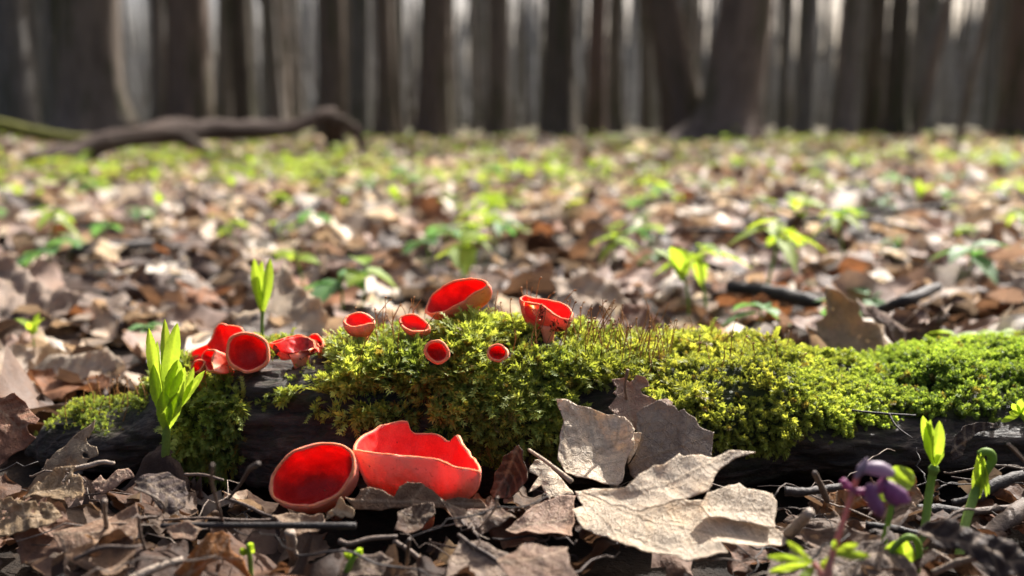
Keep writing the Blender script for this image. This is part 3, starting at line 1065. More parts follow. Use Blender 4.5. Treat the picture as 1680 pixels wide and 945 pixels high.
FROND = [shoot_template(300 + i, 0.0048, 0.0032, 0.00050, 15, 0.8, dr) for i, dr in enumerate((0.15, 0.4, 0.7, 0.3))]
def frond_template(seed, L, leaf_l, leaf_w, pairs, droop):
    r = np.random.default_rng(seed)
    V, F, T = [], [], []
    for i in range(pairs):
        t = (i + .5) / pairs
        p = np.array([droop * t * t * L, 0.0, L * t * (1 - .3 * droop * t)])
        ax = np.array([2 * droop * t, 0, 1 - .6 * droop * t]); ax /= np.linalg.norm(ax)
        nn = np.cross(ax, [0, 1, 0])
        for sg in (-1, 1, 0):
            s_ = r.uniform(.45, .8) if sg else 0.15
            d = ax * math.cos(s_) + np.array([0, sg, 0]) * math.sin(s_) + nn * r.uniform(-.25, .4)
            d /= np.linalg.norm(d)
            sd_ = np.cross(d, nn); sd_ /= np.linalg.norm(sd_)
            k = (1.25 - .75 * abs(t - .35)) * r.uniform(.8, 1.2) * (1.2 if i == pairs - 1 else 1)
            b = len(V)
            up_ = np.cross(d, sd_)
            V.extend([p, p + d * leaf_l * k * .4 + sd_ * leaf_w * k + up_ * leaf_w * .4, p + d * leaf_l * k * .4 - sd_ * leaf_w * k + up_ * leaf_w * .4, p + d * leaf_l * k])
            F.extend([(b, b + 1, b + 3), (b, b + 3, b + 2)])
            T.extend([t * .8, t, t, min(1, t + .2)])
    return np.array(V), np.array(F), np.array(T)


FROND += [frond_template(360 + i, L, .0021, .00034, 9, dr) for i, (L, dr) in enumerate(((.0085, .35), (.0095, .6), (.0075, .2)))]
TUFT = [shoot_template(320 + i, 0.0040, 0.0022, 0.00042, 16, 0.7, dr) for i, dr in enumerate((0.1, 0.3, 0.5))]
ROUND = [shoot_template(340 + i, 0.0040, 0.0021, 0.00062, 15, 0.75, dr) for i, dr in enumerate((0.1, 0.3, 0.45))]

# choose log vertices by area-weighted cover
A = (np.linalg.norm(np.roll(LP, -1, 1) - LP, axis=-1)).ravel()
sinf = np.broadcast_to(sinT, XX.shape).ravel()
cosf = np.broadcast_to(cosT, XX.shape).ravel()
see = np.where(cosf > -0.5, 1.0, np.where(cosf > -0.8, 0.5, 0.25)) * np.where(xs.repeat(NTH) > 0.26, 0.4, 1.0)
patch = np.clip(0.75 + 0.6 * fbm(flat * 75, 91, 2), 0.12, 1.3)
wgt = A * mask * see * patch
NSH = 25000
pick = rng.choice(len(flat), NSH, p=wgt / wgt.sum())
P0 = flat[pick] + rng.normal(0, 0.0007, (NSH, 3))
nrm = NL.reshape(-1, 3)[pick]
zone = pxs[pick]
cush = np.clip(0.5 + 0.9 * fbm(P0 * 62, 95, 2), 0, 1)
depth = rng.random(NSH)
up = np.array([0, 0, 1.0])
facing = np.clip(nrm @ up, -1, 1)
d = nrm + up * (0.15 + 0.2 * np.clip(facing, 0, 1))[:, None] - up * (0.75 * np.clip(0.55 - facing, 0, 1))[:, None] + rng.normal(0, 0.62, (NSH, 3))
d /= np.linalg.norm(d, axis=1, keepdims=True)
P0 = P0 + nrm * (0.0022 * cush * depth * np.clip(mask[pick], 0, 1))[:, None]
dn = -up - d * (d @ -up)[:, None] + rng.normal(0, .45, (NSH, 3))
dn -= d * np.sum(dn * d, 1, keepdims=True)
dn /= np.linalg.norm(dn, axis=1, keepdims=True)
Rm = np.stack([dn, np.cross(d, dn), d], -1)
ok = np.ones(NSH, bool)               # moss does not grow through the cups
for poly, ym in CUPS:
    for Q in (P0, P0 + d * .0035, P0 + d * .006):
        qx, qy = project(Q)
        ok &= ~(inside(np.stack([qx, qy], 1), poly) & (Q[:, 1] < ym + .02))
P0, nrm, zone, cush, depth, d, Rm, pick = [q[ok] for q in (P0, nrm, zone, cush, depth, d, Rm, pick)]
NSH = len(P0)
hue = np.clip(0.5 + 0.55 * fbm(P0 * 48, 97, 3) + rng.normal(0, .16, NSH), 0, 1)
bright = np.array([0.36, 0.43, 0.095])
yellow = np.array([0.42, 0.40, 0.085])
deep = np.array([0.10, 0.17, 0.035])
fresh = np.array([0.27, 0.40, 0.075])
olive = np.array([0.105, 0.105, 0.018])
yel = np.interp(zone, [0, 250, 500, 900, 1050, 1250, 1380, 1450, 1700], [.45, .3, .3, .4, .75, .8, .5, .1, .0])
fre = np.interp(zone + 90 * fbm(P0 * 55, 66, 2), [0, 300, 1280, 1480, 1700], [.2, .05, .15, .8, .95])
col = deep[None] * (1 - hue[:, None]) + bright[None] * hue[:, None]
yy = (yel * rng.uniform(0.3, 1, NSH))[:, None]
col = col * (1 - yy) + yellow[None] * yy * (0.55 + 0.5 * hue[:, None])
ff = (fre * rng.uniform(0.5, 1, NSH))[:, None]
col = col * (1 - ff) + fresh[None] * ff * (0.6 + 0.5 * hue[:, None])
browned = rng.random(NSH) < 0.04 + 0.35 * np.clip(fbm(P0 * 95, 67, 2) - .45, 0, 1)
col[browned] = col[browned] * 0.3 + np.array([0.16, 0.09, 0.03]) * 0.7
scl = rng.uniform(0.7, 1.25, NSH) * (0.7 + 0.4 * cush) * (0.40 + 0.48 * np.clip(mask[pick], 0, 1))
kindz = np.where(zone > 1385 + rng.normal(0, 55, NSH), 2, np.where(zone > 1010 + rng.normal(0, 110, NSH), 1, 0))
kindz = np.where((zone < 245), 1, kindz)
scl = scl * np.where(zone < 245, 0.62, np.where(kindz == 1, 0.85, 1.0))


def build_moss(name, sel, temps, label):
    idx = np.nonzero(sel)[0]
    which = rng.integers(0, len(temps), len(idx))
    Vs, Fs, Cs, o = [], [], [], 0
    for k, (tv, tf, tt_) in enumerate(temps):
        q = idx[which == k]
        if not len(q): continue
        v = np.einsum('nij,mj->nmi', Rm[q], tv) * scl[q][:, None, None] + P0[q][:, None, :]
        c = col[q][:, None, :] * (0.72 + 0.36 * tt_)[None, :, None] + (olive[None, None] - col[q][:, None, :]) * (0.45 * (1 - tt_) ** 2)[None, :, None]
        Vs.append(v.reshape(-1, 3))
        Cs.append(c.reshape(-1, 3))
        Fs.append((tf[None] + (np.arange(len(q)) * len(tv))[:, None, None] + o).reshape(-1, 3))
        o += len(q) * len(tv)
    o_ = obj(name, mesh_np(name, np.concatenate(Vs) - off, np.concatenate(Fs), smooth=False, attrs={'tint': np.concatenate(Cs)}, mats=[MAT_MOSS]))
    o_.parent = log
    tag(o_, label, kind='stuff')


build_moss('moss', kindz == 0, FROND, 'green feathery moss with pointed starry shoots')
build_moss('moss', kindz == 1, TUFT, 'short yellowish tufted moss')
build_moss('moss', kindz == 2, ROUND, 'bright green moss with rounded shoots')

# spore stalks standing out of the moss
parts = []
def stalks(n, x0, x1, h0, h1):
    for k in range(n):
        xp = random.uniform(x0, x1)
        x = (xp - 840) / FPX * 0.392
        j = int(np.argmin(np.abs(xs - x)))
        i = random.randrange(int(NTH * 0.17), int(NTH * 0.33))
        p = Vector(LP[j, i])
        h = random.uniform(h0, h1)
        qx, qy = project(np.array([p, p + Vector((0, 0, h))]))
        if any(inside(np.stack([qx, qy], 1), poly).any() for poly, _ in CUPS): continue
        e = p + Vector((random.uniform(-.35, .5) * h, random.uniform(-.3, .3) * h, h))
        m = p.lerp(e, .55) + Vector((random.uniform(-.1, .1) * h, 0, .06 * h))
        parts.append(tube([p, m, e], [0.00021, 0.00018, 0.00015], 7, 4, cap=False))
        if random.random() < .6:
            e2 = e + (e - m).normalized() * 0.0012 + Vector((0.0006, 0, -0.0004))
            parts.append(tube([e, e.lerp(e2, .5), e2], [0.00015, 0.00045, 0.00015], 5, 5))
stalks(80, 860, 1110, .012, .021); stalks(46, 560, 850, .011, .018); stalks(26, 70, 240, .007, .012); stalks(20, 1120, 1340, .008, .012)
V, F = join(parts)
o = obj('spore_stalks', mesh_np('spore_stalks', V - off, F, mats=[MAT_SPORE]))
o.parent = log
tag(o, 'hair-thin reddish spore stalks standing out of the moss', kind='stuff')


# ---------------------------------------------------------------- dead leaves that stand out one by one
def poly_area(p):
    x, y = p[:, 0], p[:, 1]
    return 0.5 * np.sum(x * np.roll(y, -1) - y * np.roll(x, -1))


def segdist(P, a, b):
    ab = b - a
    t = np.clip(((P - a) @ ab) / (ab @ ab + 1e-15), 0, 1)
    return np.linalg.norm(P - (a + t[:, None] * ab), axis=1)


def sheet(outline, pt, n, veins=(), amp=0.0012, freq=55, bend=None, step=0.00052, seed=0, ragged=0.0004, curl=0.0, holes=0.0, vein_w=0.00062, side_veins=5):
    """leaf blade traced on a plane through pt with normal n, then bent and crumpled -> V, F, vein"""
    n = Vector(n).normalized()
    if n.dot(Vector(pt) - EYE) > 0: n = -n
    pts3 = [PL(a, b, Vector(pt), n) for a, b in outline]
    U = n.cross(Vector((0, 0, 1)))
    if U.length < .05: U = Vector((1, 0, 0))
    U.normalize()
    W = n.cross(U)
    loc = lambda p: np.array([(Vector(p) - Vector(pt)).dot(U), (Vector(p) - Vector(pt)).dot(W)])
    P = np.array([loc(p) for p in pts3])
    # densify the margin with small teeth
    out = []
    m = len(P)
    for i in range(m):
        a, b = P[i], P[(i + 1) % m]
        L = np.linalg.norm(b - a)
        k = max(1, int(L / step))
        nn = np.array([b[1] - a[1], a[0] - b[0]]) / (L + 1e-12)
        for q in range(k):
            t = q / k
            c = a + (b - a) * t
            out.append(c + nn * ragged * (vnoise(np.array([[c[0] * 300, c[1] * 300, seed]]), seed)[0] + .6 * math.sin(math.pi * t) * L / 0.01))
    poly = np.array(out)
    lo, hi = poly.min(0), poly.max(0)
    gx_, gy_ = np.meshgrid(np.arange(lo[0], hi[0], step), np.arange(lo[1], hi[1], step))
    gp = np.stack([gx_.ravel(), gy_.ravel()], 1)
    gp[:, 0] += (np.round((gp[:, 1] - lo[1]) / step) % 2) * step * 0.5
    gp += np.random.default_rng(seed).uniform(-.2, .2, gp.shape) * step
    gp = gp[inside(gp, poly)]
    if len(gp):
        dmin = np.full(len(gp), 9.0)
        for i in range(len(poly)):
            dmin = np.minimum(dmin, segdist(gp, poly[i - 1], poly[i]))
        gp = gp[dmin > step * 0.45]
    coords = [Vector(p) for p in poly] + [Vector(p) for p in gp]
    nb = len(poly)
    res = delaunay_2d_cdt(coords, [], [list(range(nb))], 1, 1e-7)
    Q = np.array([tuple(p) for p in res[0]])
    Fc = [tuple(f) for f in res[2]]
    vd = np.full(len(Q), 1.0)
    vsec = np.full(len(Q), 1.0)
    for vn in veins:
        q = [loc(PL(a, b, Vector(pt), n)) for a, b in vn]
        for a, b in zip(q[:-1], q[1:]):
            vd = np.minimum(vd, segdist(Q, a, b))
        # secondary veins spring off both sides
        a, b = q[0], q[-1]
        ln = np.linalg.norm(b - a)
        dv = (b - a) / (ln + 1e-9)
        pv = np.array([-dv[1], dv[0]])
        for k in range(side_veins):
            s = a + (b - a) * ((k + .6) / (side_veins + .5))
            for sg in (-1, 1):
                e = s + (dv * .7 + pv * sg) * ln * .42 * (1 - .5 * k / max(1, side_veins))
                vsec = np.minimum(vsec, segdist(Q, s, e))
    vein = np.clip(1 - vd / vein_w, 0, 1) + .75 * np.clip(1 - vsec / (vein_w * .85), 0, 1)
    q3 = np.stack([Q[:, 0], Q[:, 1], np.full(len(Q), seed * 1.7)], 1)
    hgt = amp * fbm(q3 * freq, seed, 3) + amp * .28 * fbm(q3 * freq * 4, seed + 3, 2)
    pillow = np.clip(np.minimum(vd, vsec) / 0.004, 0, 1)
    hgt = hgt + amp * .5 * pillow + 0.0003 * vein
    if curl:
        ed = np.full(len(Q), 9.0)
        for i in range(len(poly)):
            ed = np.minimum(ed, segdist(Q, poly[i - 1], poly[i]))
        hgt = hgt + curl * np.clip(1 - ed / 0.007, 0, 1) ** 2 * (0.4 + vnoise(q3 * 40, seed + 7))
    if bend is not None:
        sc = max(hi - lo)
        hgt = hgt + bend((Q[:, 0] - lo[0]) / (hi[0] - lo[0]), (Q[:, 1] - lo[1]) / (hi[1] - lo[1])) * sc
    V3 = np.array(pt)[None] + Q[:, :1] * np.array(U)[None] + Q[:, 1:] * np.array(W)[None] + hgt[:, None] * np.array(n)[None]
    if holes:
        ctr = np.array([Q[list(f)].mean(0) for f in Fc])
        hn = vnoise(np.concatenate([ctr * 330, np.full((len(ctr), 1), 3.3)], 1), seed) + .5 * vnoise(np.concatenate([ctr * 900, np.full((len(ctr), 1), 1.3)], 1), seed)
        vc = np.array([vein[list(f)].max() for f in Fc])
        Fc = [f for f, h_, v_ in zip(Fc, hn, vc) if h_ < holes or v_ > .3]
    return V3, Fc, np.clip(vein, 0, 1)


def hero_leaf(label, col, sheets, petiole=None, thick=0.00022, cat='leaf', name='dead_leaf', group=None):
    Vs, Fs, As, o = [], [], [], 0
    for s in sheets:
        v, f, a = sheet(**s)
        Vs.append(v); As.append(a)
        Fs += [tuple(i + o for i in q) for q in f]
        o += len(v)
    if petiole:
        v, f = tube(petiole[0], petiole[1], 12, 7, .1, 3)
        Vs.append(v); As.append(np.ones(len(v)) * .5)
        Fs += [tuple(i + o for i in q) for q in f]
    V = np.concatenate(Vs)
    base = V[np.argmin(V[:, 2])]
    ob = obj(name, mesh_np(name, V - base, Fs, attrs={'vein': np.concatenate(As)}, mats=[MAT_LEAF_HERO]), None, col)
    ob.location = base
    sm = ob.modifiers.new('thickness', 'SOLIDIFY')
    sm.thickness = thick
    sm.offset = 0
    return tag(ob, label, cat, group)


CREAM, TAN, GREYL, UMBER = (0.68, 0.58, 0.45), (0.70, 0.60, 0.47), (0.36, 0.30, 0.25), (0.115, 0.068, 0.045)
RUST, ROSE = (0.36, 0.15, 0.04), (0.36, 0.24, 0.175)

# big pale maple leaf in front
flat_n = (0.04, -0.34, 0.94)
pt1 = G(1080, 850, 0.016)
hero_leaf('large pale cream maple leaf lying folded in front of the log', CREAM, [
    dict(outline=Z7([(390, 530), (430, 590), (385, 612), (430, 680), (480, 712), (540, 727), (640, 785), (740, 822), (850, 852), (900, 890), (960, 880), (1075, 868), (1040, 822), (1200, 835), (1310, 815), (1360, 785), (1290, 745), (1230, 722), (1120, 690), (900, 640), (790, 600), (700, 560), (600, 545), (480, 525)]),
         pt=pt1, n=flat_n, veins=[Z7([(395, 530), (560, 600), (760, 700), (1040, 780), (1340, 790)]), Z7([(400, 530), (560, 690), (740, 780), (900, 870)])], amp=0.0010, freq=34, bend=lambda u, v: .05 * np.sin(u * 5) - .04 * v, seed=2, curl=.0015),
    dict(outline=Z7([(960, 625), (990, 570), (1080, 540), (1130, 530), (1160, 560), (1280, 580), (1300, 620), (1290, 742), (1120, 706), (1000, 680)]),
         pt=G(1200, 850, 0.018), n=(0.12, -0.55, 0.82), veins=[Z7([(960, 640), (1290, 650)])], amp=0.0011, freq=40, seed=5, curl=.001, bend=lambda u, v: -.12 * (u - .4) ** 2),
    dict(outline=Z7([(420, 548), (520, 540), (620, 556), (680, 500), (750, 460), (790, 465), (860, 420), (880, 435), (960, 430), (1010, 445), (1080, 420), (1200, 426), (1100, 460), (1040, 500), (1010, 550), (990, 590), (900, 618), (790, 640), (690, 660), (560, 622)]),
         pt=G(1040, 800, 0.026), n=(-0.08, -0.52, 0.85), veins=[Z7([(430, 552), (650, 570), (850, 530), (1080, 440)])], amp=0.0010, freq=40, seed=9, curl=.0012, bend=lambda u, v: .05 * np.sin(u * 4 + 1)),
    dict(outline=Z7([(385, 580), (340, 515), (275, 452), (215, 438), (185, 480), (232, 500), (183, 572), (242, 530), (280, 600), (300, 612), (352, 592)]),
         pt=D(890, 795, .318), n=(0.05, -0.52, 0.85), amp=0.0015, freq=80, seed=13, curl=.001)],
    petiole=([G(938, 790, .02), G(900, 760, .024), G(868, 738, .026)], [.0008, .0006, .0005]))
hero_leaf('upright tan leaf with a folded vein star leaning back against the moss', TAN, [
    dict(outline=Z7([(305, 170), (350, 185), (400, 205), (460, 210), (520, 220), (570, 230), (610, 250), (640, 290), (655, 320), (650, 400), (625, 440), (600, 530), (580, 550), (480, 530), (400, 515), (350, 490), (315, 430), (320, 330), (335, 270), (318, 220)]),
         pt=D(970, 740, .332), n=(0.02, -0.68, 0.74), veins=[Z7([(365, 495), (500, 380), (580, 350), (590, 250)]), Z7([(365, 495), (345, 380), (340, 250)]), Z7([(370, 500), (600, 530)])], amp=0.0016, freq=60, seed=21, curl=.0012, bend=lambda u, v: .10 * np.abs(u - .16) * (u < .16) * 4 + .04 * np.cos(u * 7)),
    dict(outline=Z7([(640, 292), (684, 302), (680, 335), (655, 400), (628, 440), (632, 360)]), pt=D(1040, 735, .331), n=(0.35, -0.85, .3), amp=.001, freq=90, seed=23)])
hero_leaf('dark grey-brown toothed leaf standing against the moss behind the pale maple leaf', GREYL, [
    dict(outline=Z7([(662, 215), (690, 195), (720, 180), (765, 160), (800, 185), (830, 190), (850, 212), (875, 200), (900, 226), (930, 240), (950, 272), (985, 292), (1018, 300), (1010, 350), (1000, 430), (960, 450), (870, 460), (760, 480), (700, 500), (660, 518), (638, 490), (630, 450), (660, 400), (680, 330), (664, 290)]),
         pt=D(1105, 735, .337), n=(0.10, -0.88, 0.46), veins=[Z7([(632, 455), (760, 400), (880, 360), (1015, 310)]), Z7([(655, 430), (700, 300), (765, 165)])], amp=.0011, freq=55, seed=31, curl=.001, side_veins=7, bend=lambda u, v: .05 * np.sin(u * 3))])
hero_leaf('pinkish brown lobed oak leaf with its stalk up, wedged behind the upright tan leaf', ROSE, [
    dict(outline=Z7([(612, 60), (640, 78), (670, 50), (705, 62), (722, 78), (732, 100), (690, 110), (700, 132), (742, 152), (760, 170), (735, 190), (690, 215), (675, 290), (640, 300), (600, 245), (545, 195), (582, 145), (558, 130), (580, 105), (558, 72), (590, 66)]),
         pt=D(1038, 660, .346), n=(-0.12, -0.72, 0.66), veins=[Z7([(628, 40), (622, 140), (650, 280)])], amp=.001, freq=70, seed=37, curl=.001),
    dict(outline=Z7([(735, 180), (775, 152), (805, 150), (832, 165), (828, 195), (770, 200)]), pt=D(1085, 665, .344), n=(.2, -.7, .6), amp=.0008, freq=90, seed=39)],
    petiole=([D(*Z7([(624, 150)])[0], .3465), D(*Z7([(618, 80)])[0], .345), D(*Z7([(630, 18)])[0], .344)], [.0004, .0004, .0005]))
hero_leaf('lobed brown leaf cradling the jagged scarlet cup', (0.23, 0.135, 0.08), [
    dict(outline=Z6([(495, 530), (530, 545), (565, 550), (590, 500), (640, 488), (700, 510), (765, 545), (790, 490), (830, 465), (900, 472), (960, 512), (1020, 557), (1090, 540), (1200, 550), (1240, 600), (1100, 610), (900, 598), (700, 610), (560, 606)]),
         pt=D(675, 825, .304), n=(0.0, -0.80, 0.55), veins=[Z6([(520, 560), (900, 570), (1220, 580)])], amp=.0009, freq=60, seed=43, curl=.0008)])
hero_leaf('dark brown curled leaf with an orange tip between the jagged cup and the pale leaf', UMBER, [
    dict(outline=Z7([(150, 358), (172, 385), (165, 430), (182, 470), (190, 515), (150, 565), (110, 592), (30, 602), (10, 570), (35, 480), (80, 415)]),
         pt=D(838, 780, .322), n=(-0.35, -0.80, 0.42), veins=[Z7([(150, 362), (80, 480), (30, 600)])], amp=.0022, freq=70, seed=47, curl=.002)])
for k, (lab, colr, ol, pt, n, am) in enumerate([
    ('flat rosy brown leaf under the stalk side of the pale maple leaf', ROSE, Z7([(80, 762), (200, 660), (330, 602), (400, 602), (395, 700), (382, 800), (250, 792), (130, 782)]), G(890, 860, .012), (-.1, -.35, .93), .0014),
    ('broad brown leaf lying below the rosy brown leaf', (.19, .12, .085), Z7([(40, 910), (150, 832), (200, 812), (370, 822), (362, 900), (430, 990), (100, 1010)]), G(880, 925, .012), (0, -.3, .95), .0016),
    ('crumpled dark purplish brown leaf below the green sprout', (.10, .07, .062), Z5([(685, 475), (760, 440), (860, 435), (940, 480), (962, 530), (940, 592), (870, 642), (820, 622), (760, 562), (700, 520)]), G(265, 815, .018), (.1, -.6, .8), .002),
    ('long sunlit brown leaf lying across the litter under the crumpled purplish leaf', (.26, .165, .11), Z5([(270, 745), (400, 690), (540, 640), (640, 590), (700, 578), (712, 640), (690, 742), (640, 792), (560, 802), (480, 792), (400, 832), (320, 835)]), G(160, 880, .014), (-.1, -.45, .88), .0018),
    ('small pale pink shred of leaf beside the crumpled purplish leaf', (.42, .28, .21), Z5([(465, 475), (510, 430), (540, 452), (560, 440), (600, 410), (650, 398), (682, 440), (600, 492), (520, 525), (480, 505)]), G(185, 790, .018), (-.1, -.7, .7), .0016),
    ('brown crumpled leaf standing at the blunt end of the mossy log', (.27, .14, .09), Z5([(-60, 40), (20, 30), (70, 18), (120, 60), (170, 110), (206, 150), (190, 180), (150, 182), (160, 230), (192, 250), (130, 312), (60, 352), (0, 402), (-60, 420)]), D(20, 720, .365), (.25, -.85, .4), .003),
    ('lacy skeleton leaf standing in front of the low end of the log', (.33, .26, .18), Z5([(482, 148), (470, 200), (440, 260), (490, 290), (502, 330), (450, 362), (430, 402), (370, 422), (330, 442), (240, 482), (160, 562), (105, 562), (200, 430), (300, 300), (390, 210)]), D(100, 760, .345), (-.15, -.85, .45), .0012),
    ('torn papery tan leaf lying under the lacy skeleton leaf', (.34, .24, .14), Z5([(110, 585), (200, 500), (300, 440), (400, 413), (445, 480), (432, 562), (360, 585), (250, 575)]), G(90, 810, .018), (-.05, -.6, .8), .0018),
    ('crumpled straw brown leaf mass at the foot of the skeleton leaf', (.27, .19, .11), Z5([(-40, 560), (60, 560), (150, 590), (260, 580), (320, 640), (250, 700), (130, 730), (0, 760), (-40, 740)]), G(40, 850, .014), (0, -.5, .85), .003),
    ('rusty orange leaf arched like a tent at the foot of the picture', RUST, Z5([(840, 990), (940, 880), (1000, 800), (1060, 730), (1130, 712), (1172, 740), (1182, 800), (1240, 860), (1300, 990), (1240, 932), (1190, 890), (1130, 868), (1060, 890), (990, 985)]), D(350, 915, .272), (-.1, -.85, .5), .0014),
    ('orange-brown crumpled leaf behind the purple flower', (.30, .15, .06), Z8([(350, 655), (400, 570), (440, 520), (500, 498), (560, 508), (600, 540), (642, 590), (622, 680), (550, 762), (500, 752), (430, 702)]), D(1375, 845, .318), (-.2, -.85, .45), .003),
    ('pale brown leaf with a burnt edge behind the round green leaf', (.33, .21, .13), Z8([(752, 425), (800, 403), (870, 470), (912, 560), (862, 602), (852, 662), (770, 692), (700, 672), (640, 600), (690, 560)]), D(1475, 815, .320), (.15, -.85, .45), .0025),
    ('dark wavy leaf rolled along the litter below the hooked green shoot', (.075, .055, .048), Z8([(875, 712), (940, 664), (1020, 658), (1120, 700), (1200, 720), (1300, 760), (1380, 800), (1440, 900), (1440, 960), (1250, 960), (1180, 850), (1100, 822), (1000, 802), (920, 742)]), G(1590, 900, .022), (.1, -.7, .7), .0035),
    ('blackish curled leaf hooked over the edge of the log', (.07, .05, .042), Z8([(1045, 320), (1070, 230), (1110, 185), (1180, 163), (1290, 163), (1305, 188), (1200, 212), (1135, 262), (1105, 332), (1060, 372)]), D(1590, 722, .345), (-.1, -.85, .5), .0025),
    ('broad grey-brown leaf under the compound green leaf', (.20, .15, .115), Z8([(250, 805), (400, 788), (600, 800), (700, 830), (800, 872), (880, 980), (120, 990), (130, 890)]), G(1370, 930, .012), (0, -.35, .93), .0022),
    ('small brown scrap of leaf hanging under the large round scarlet cup', (.30, .2, .13), Z6([(150, 660), (230, 640), (300, 636), (400, 650), (415, 690), (380, 730), (280, 750), (200, 700)]), G(490, 865, .012), (0, -.6, .8), .0015),
    ('pale shredded bit of leaf tucked between the two large scarlet cups', (.5, .38, .24), Z6([(432, 625), (470, 600), (500, 550), (520, 590), (560, 610), (562, 650), (520, 645), (500, 660), (470, 640), (420, 668)]), D(560, 842, .298), (-.1, -.8, .5), .0015),
    ('wrinkled umber leaf under the lobed brown leaf', UMBER, Z6([(780, 650), (860, 600), (960, 600), (970, 650), (900, 720), (830, 760), (760, 740)]), G(680, 870, .012), (.1, -.6, .8), .0025),
    ('rough dark brown leaf in the litter beside the wrinkled umber leaf', (.14, .09, .065), Z6([(1000, 590), (1120, 600), (1230, 600), (1290, 560), (1390, 640), (1300, 680), (1200, 730), (1080, 700)]), G(785, 850, .014), (0, -.5, .85), .0025),
    ('greyish tan leaf lying flat at the foot of the picture below the jagged cup', (.24, .18, .14), Z6([(1030, 900), (1100, 790), (1200, 800), (1300, 850), (1425, 900), (1425, 990), (1020, 990)]), G(800, 920, .010), (0, -.3, .95), .0018),
    ('dim brown leaf at the foot of the picture below the dark straight stem', (.15, .10, .075), Z6([(430, 945), (560, 880), (700, 850), (760, 890), (700, 960), (440, 990)]), G(590, 930, .008), (0, -.4, .9), .0018),
    ('sunlit pinkish leaf standing behind the dark straight stem', (.3, .19, .13), Z5([(850, 720), (960, 700), (1040, 740), (1000, 800), (900, 790)]), G(305, 880, .014), (0, -.6, .8), .002),
    ]):
    hero_leaf(lab, colr, [dict(outline=ol, pt=pt, n=n, veins=[[ol[0], tuple(np.mean(ol, 0)), ol[len(ol) // 2]]], amp=am, freq=75 if am > .002 else 60, seed=60 + 3 * k, curl=.0018, holes=.55 if 'skeleton' in lab else 0, ragged=.0006)])

# single big leaves behind the log
for k, (lab, colr, ol, pt, n, am) in enumerate([
    ('large greyish maple leaf lying behind the low end of the log', (.36, .28, .225), [(-30, 415), (20, 425), (45, 440), (80, 470), (135, 482), (150, 500), (112, 520), (80, 545), (60, 565), (20, 585), (-30, 600)], D(50, 510, .62), (.1, -.62, .78), .006),
    ('pale arched leaf with a dark hollow beneath it behind the low end of the log', (.50, .42, .33), [(40, 655), (55, 615), (85, 590), (130, 580), (178, 574), (204, 598), (180, 612), (150, 607), (128, 628), (118, 658), (80, 662)], D(125, 620, .50), (0, -.60, .80), .005),
    ('big cream leaf standing sunlit behind the slender green sprout', (.55, .45, .33), [(466, 428), (478, 445), (492, 470), (530, 500), (545, 530), (530, 560), (470, 570), (390, 565), (378, 520), (430, 508), (446, 462)], D(460, 510, .58), (-.1, -.65, .75), .005),
    ('tan leaf standing on edge behind the dip of the mossy log', (.40, .29, .19), Z4([(490, 210), (540, 240), (590, 270), (640, 290), (645, 340), (700, 375), (760, 380), (772, 430), (812, 500), (790, 560), (530, 560), (450, 440), (440, 380), (492, 340), (480, 270)]), D(1395, 535, .50), (-.1, -.82, .55), .004),
    ('dark brown boat-shaped leaf beside the tan leaf standing on edge', (.13, .07, .045), Z4([(640, 250), (720, 290), (800, 340), (870, 400), (940, 400), (1000, 290), (1016, 360), (1005, 510), (830, 530), (770, 430), (765, 382), (650, 350)]), D(1475, 530, .53), (.1, -.80, .55), .005),
    ('broad dusty leaf lying behind the bright green end of the moss', (.38, .30, .24), [(1592, 478), (1620, 455), (1700, 448), (1720, 500), (1650, 505)], D(1650, 480, .80), (0, -.5, .86), .006),
    ('pale flat leaf tilted up behind the crest of the moss', (.50, .40, .31), [(905, 470), (960, 455), (1010, 470), (1035, 500), (980, 520), (915, 512)], D(970, 490, .70), (0, -.55, .8), .005),
    ('cream curled leaf beyond the black-scarred cup', (.55, .47, .38), [(1030, 405), (1060, 392), (1090, 400), (1085, 425), (1050, 432), (1025, 425)], D(1060, 412, 1.05), (0, -.6, .8), .006),
    ('brown tented leaf behind the reddish spore stalks', (.22, .11, .07), [(1000, 520), (1030, 500), (1065, 505), (1090, 540), (1060, 565), (1000, 560)], D(1045, 530, .55), (0, -.7, .7), .004),
    ]):
    hero_leaf(lab, colr, [dict(outline=ol, pt=pt, n=n, veins=[[ol[0], tuple(np.mean(ol, 0)), ol[len(ol) // 2]]], amp=am, freq=28, seed=160 + 3 * k, curl=.004, step=.003, ragged=.0012, vein_w=.001)])


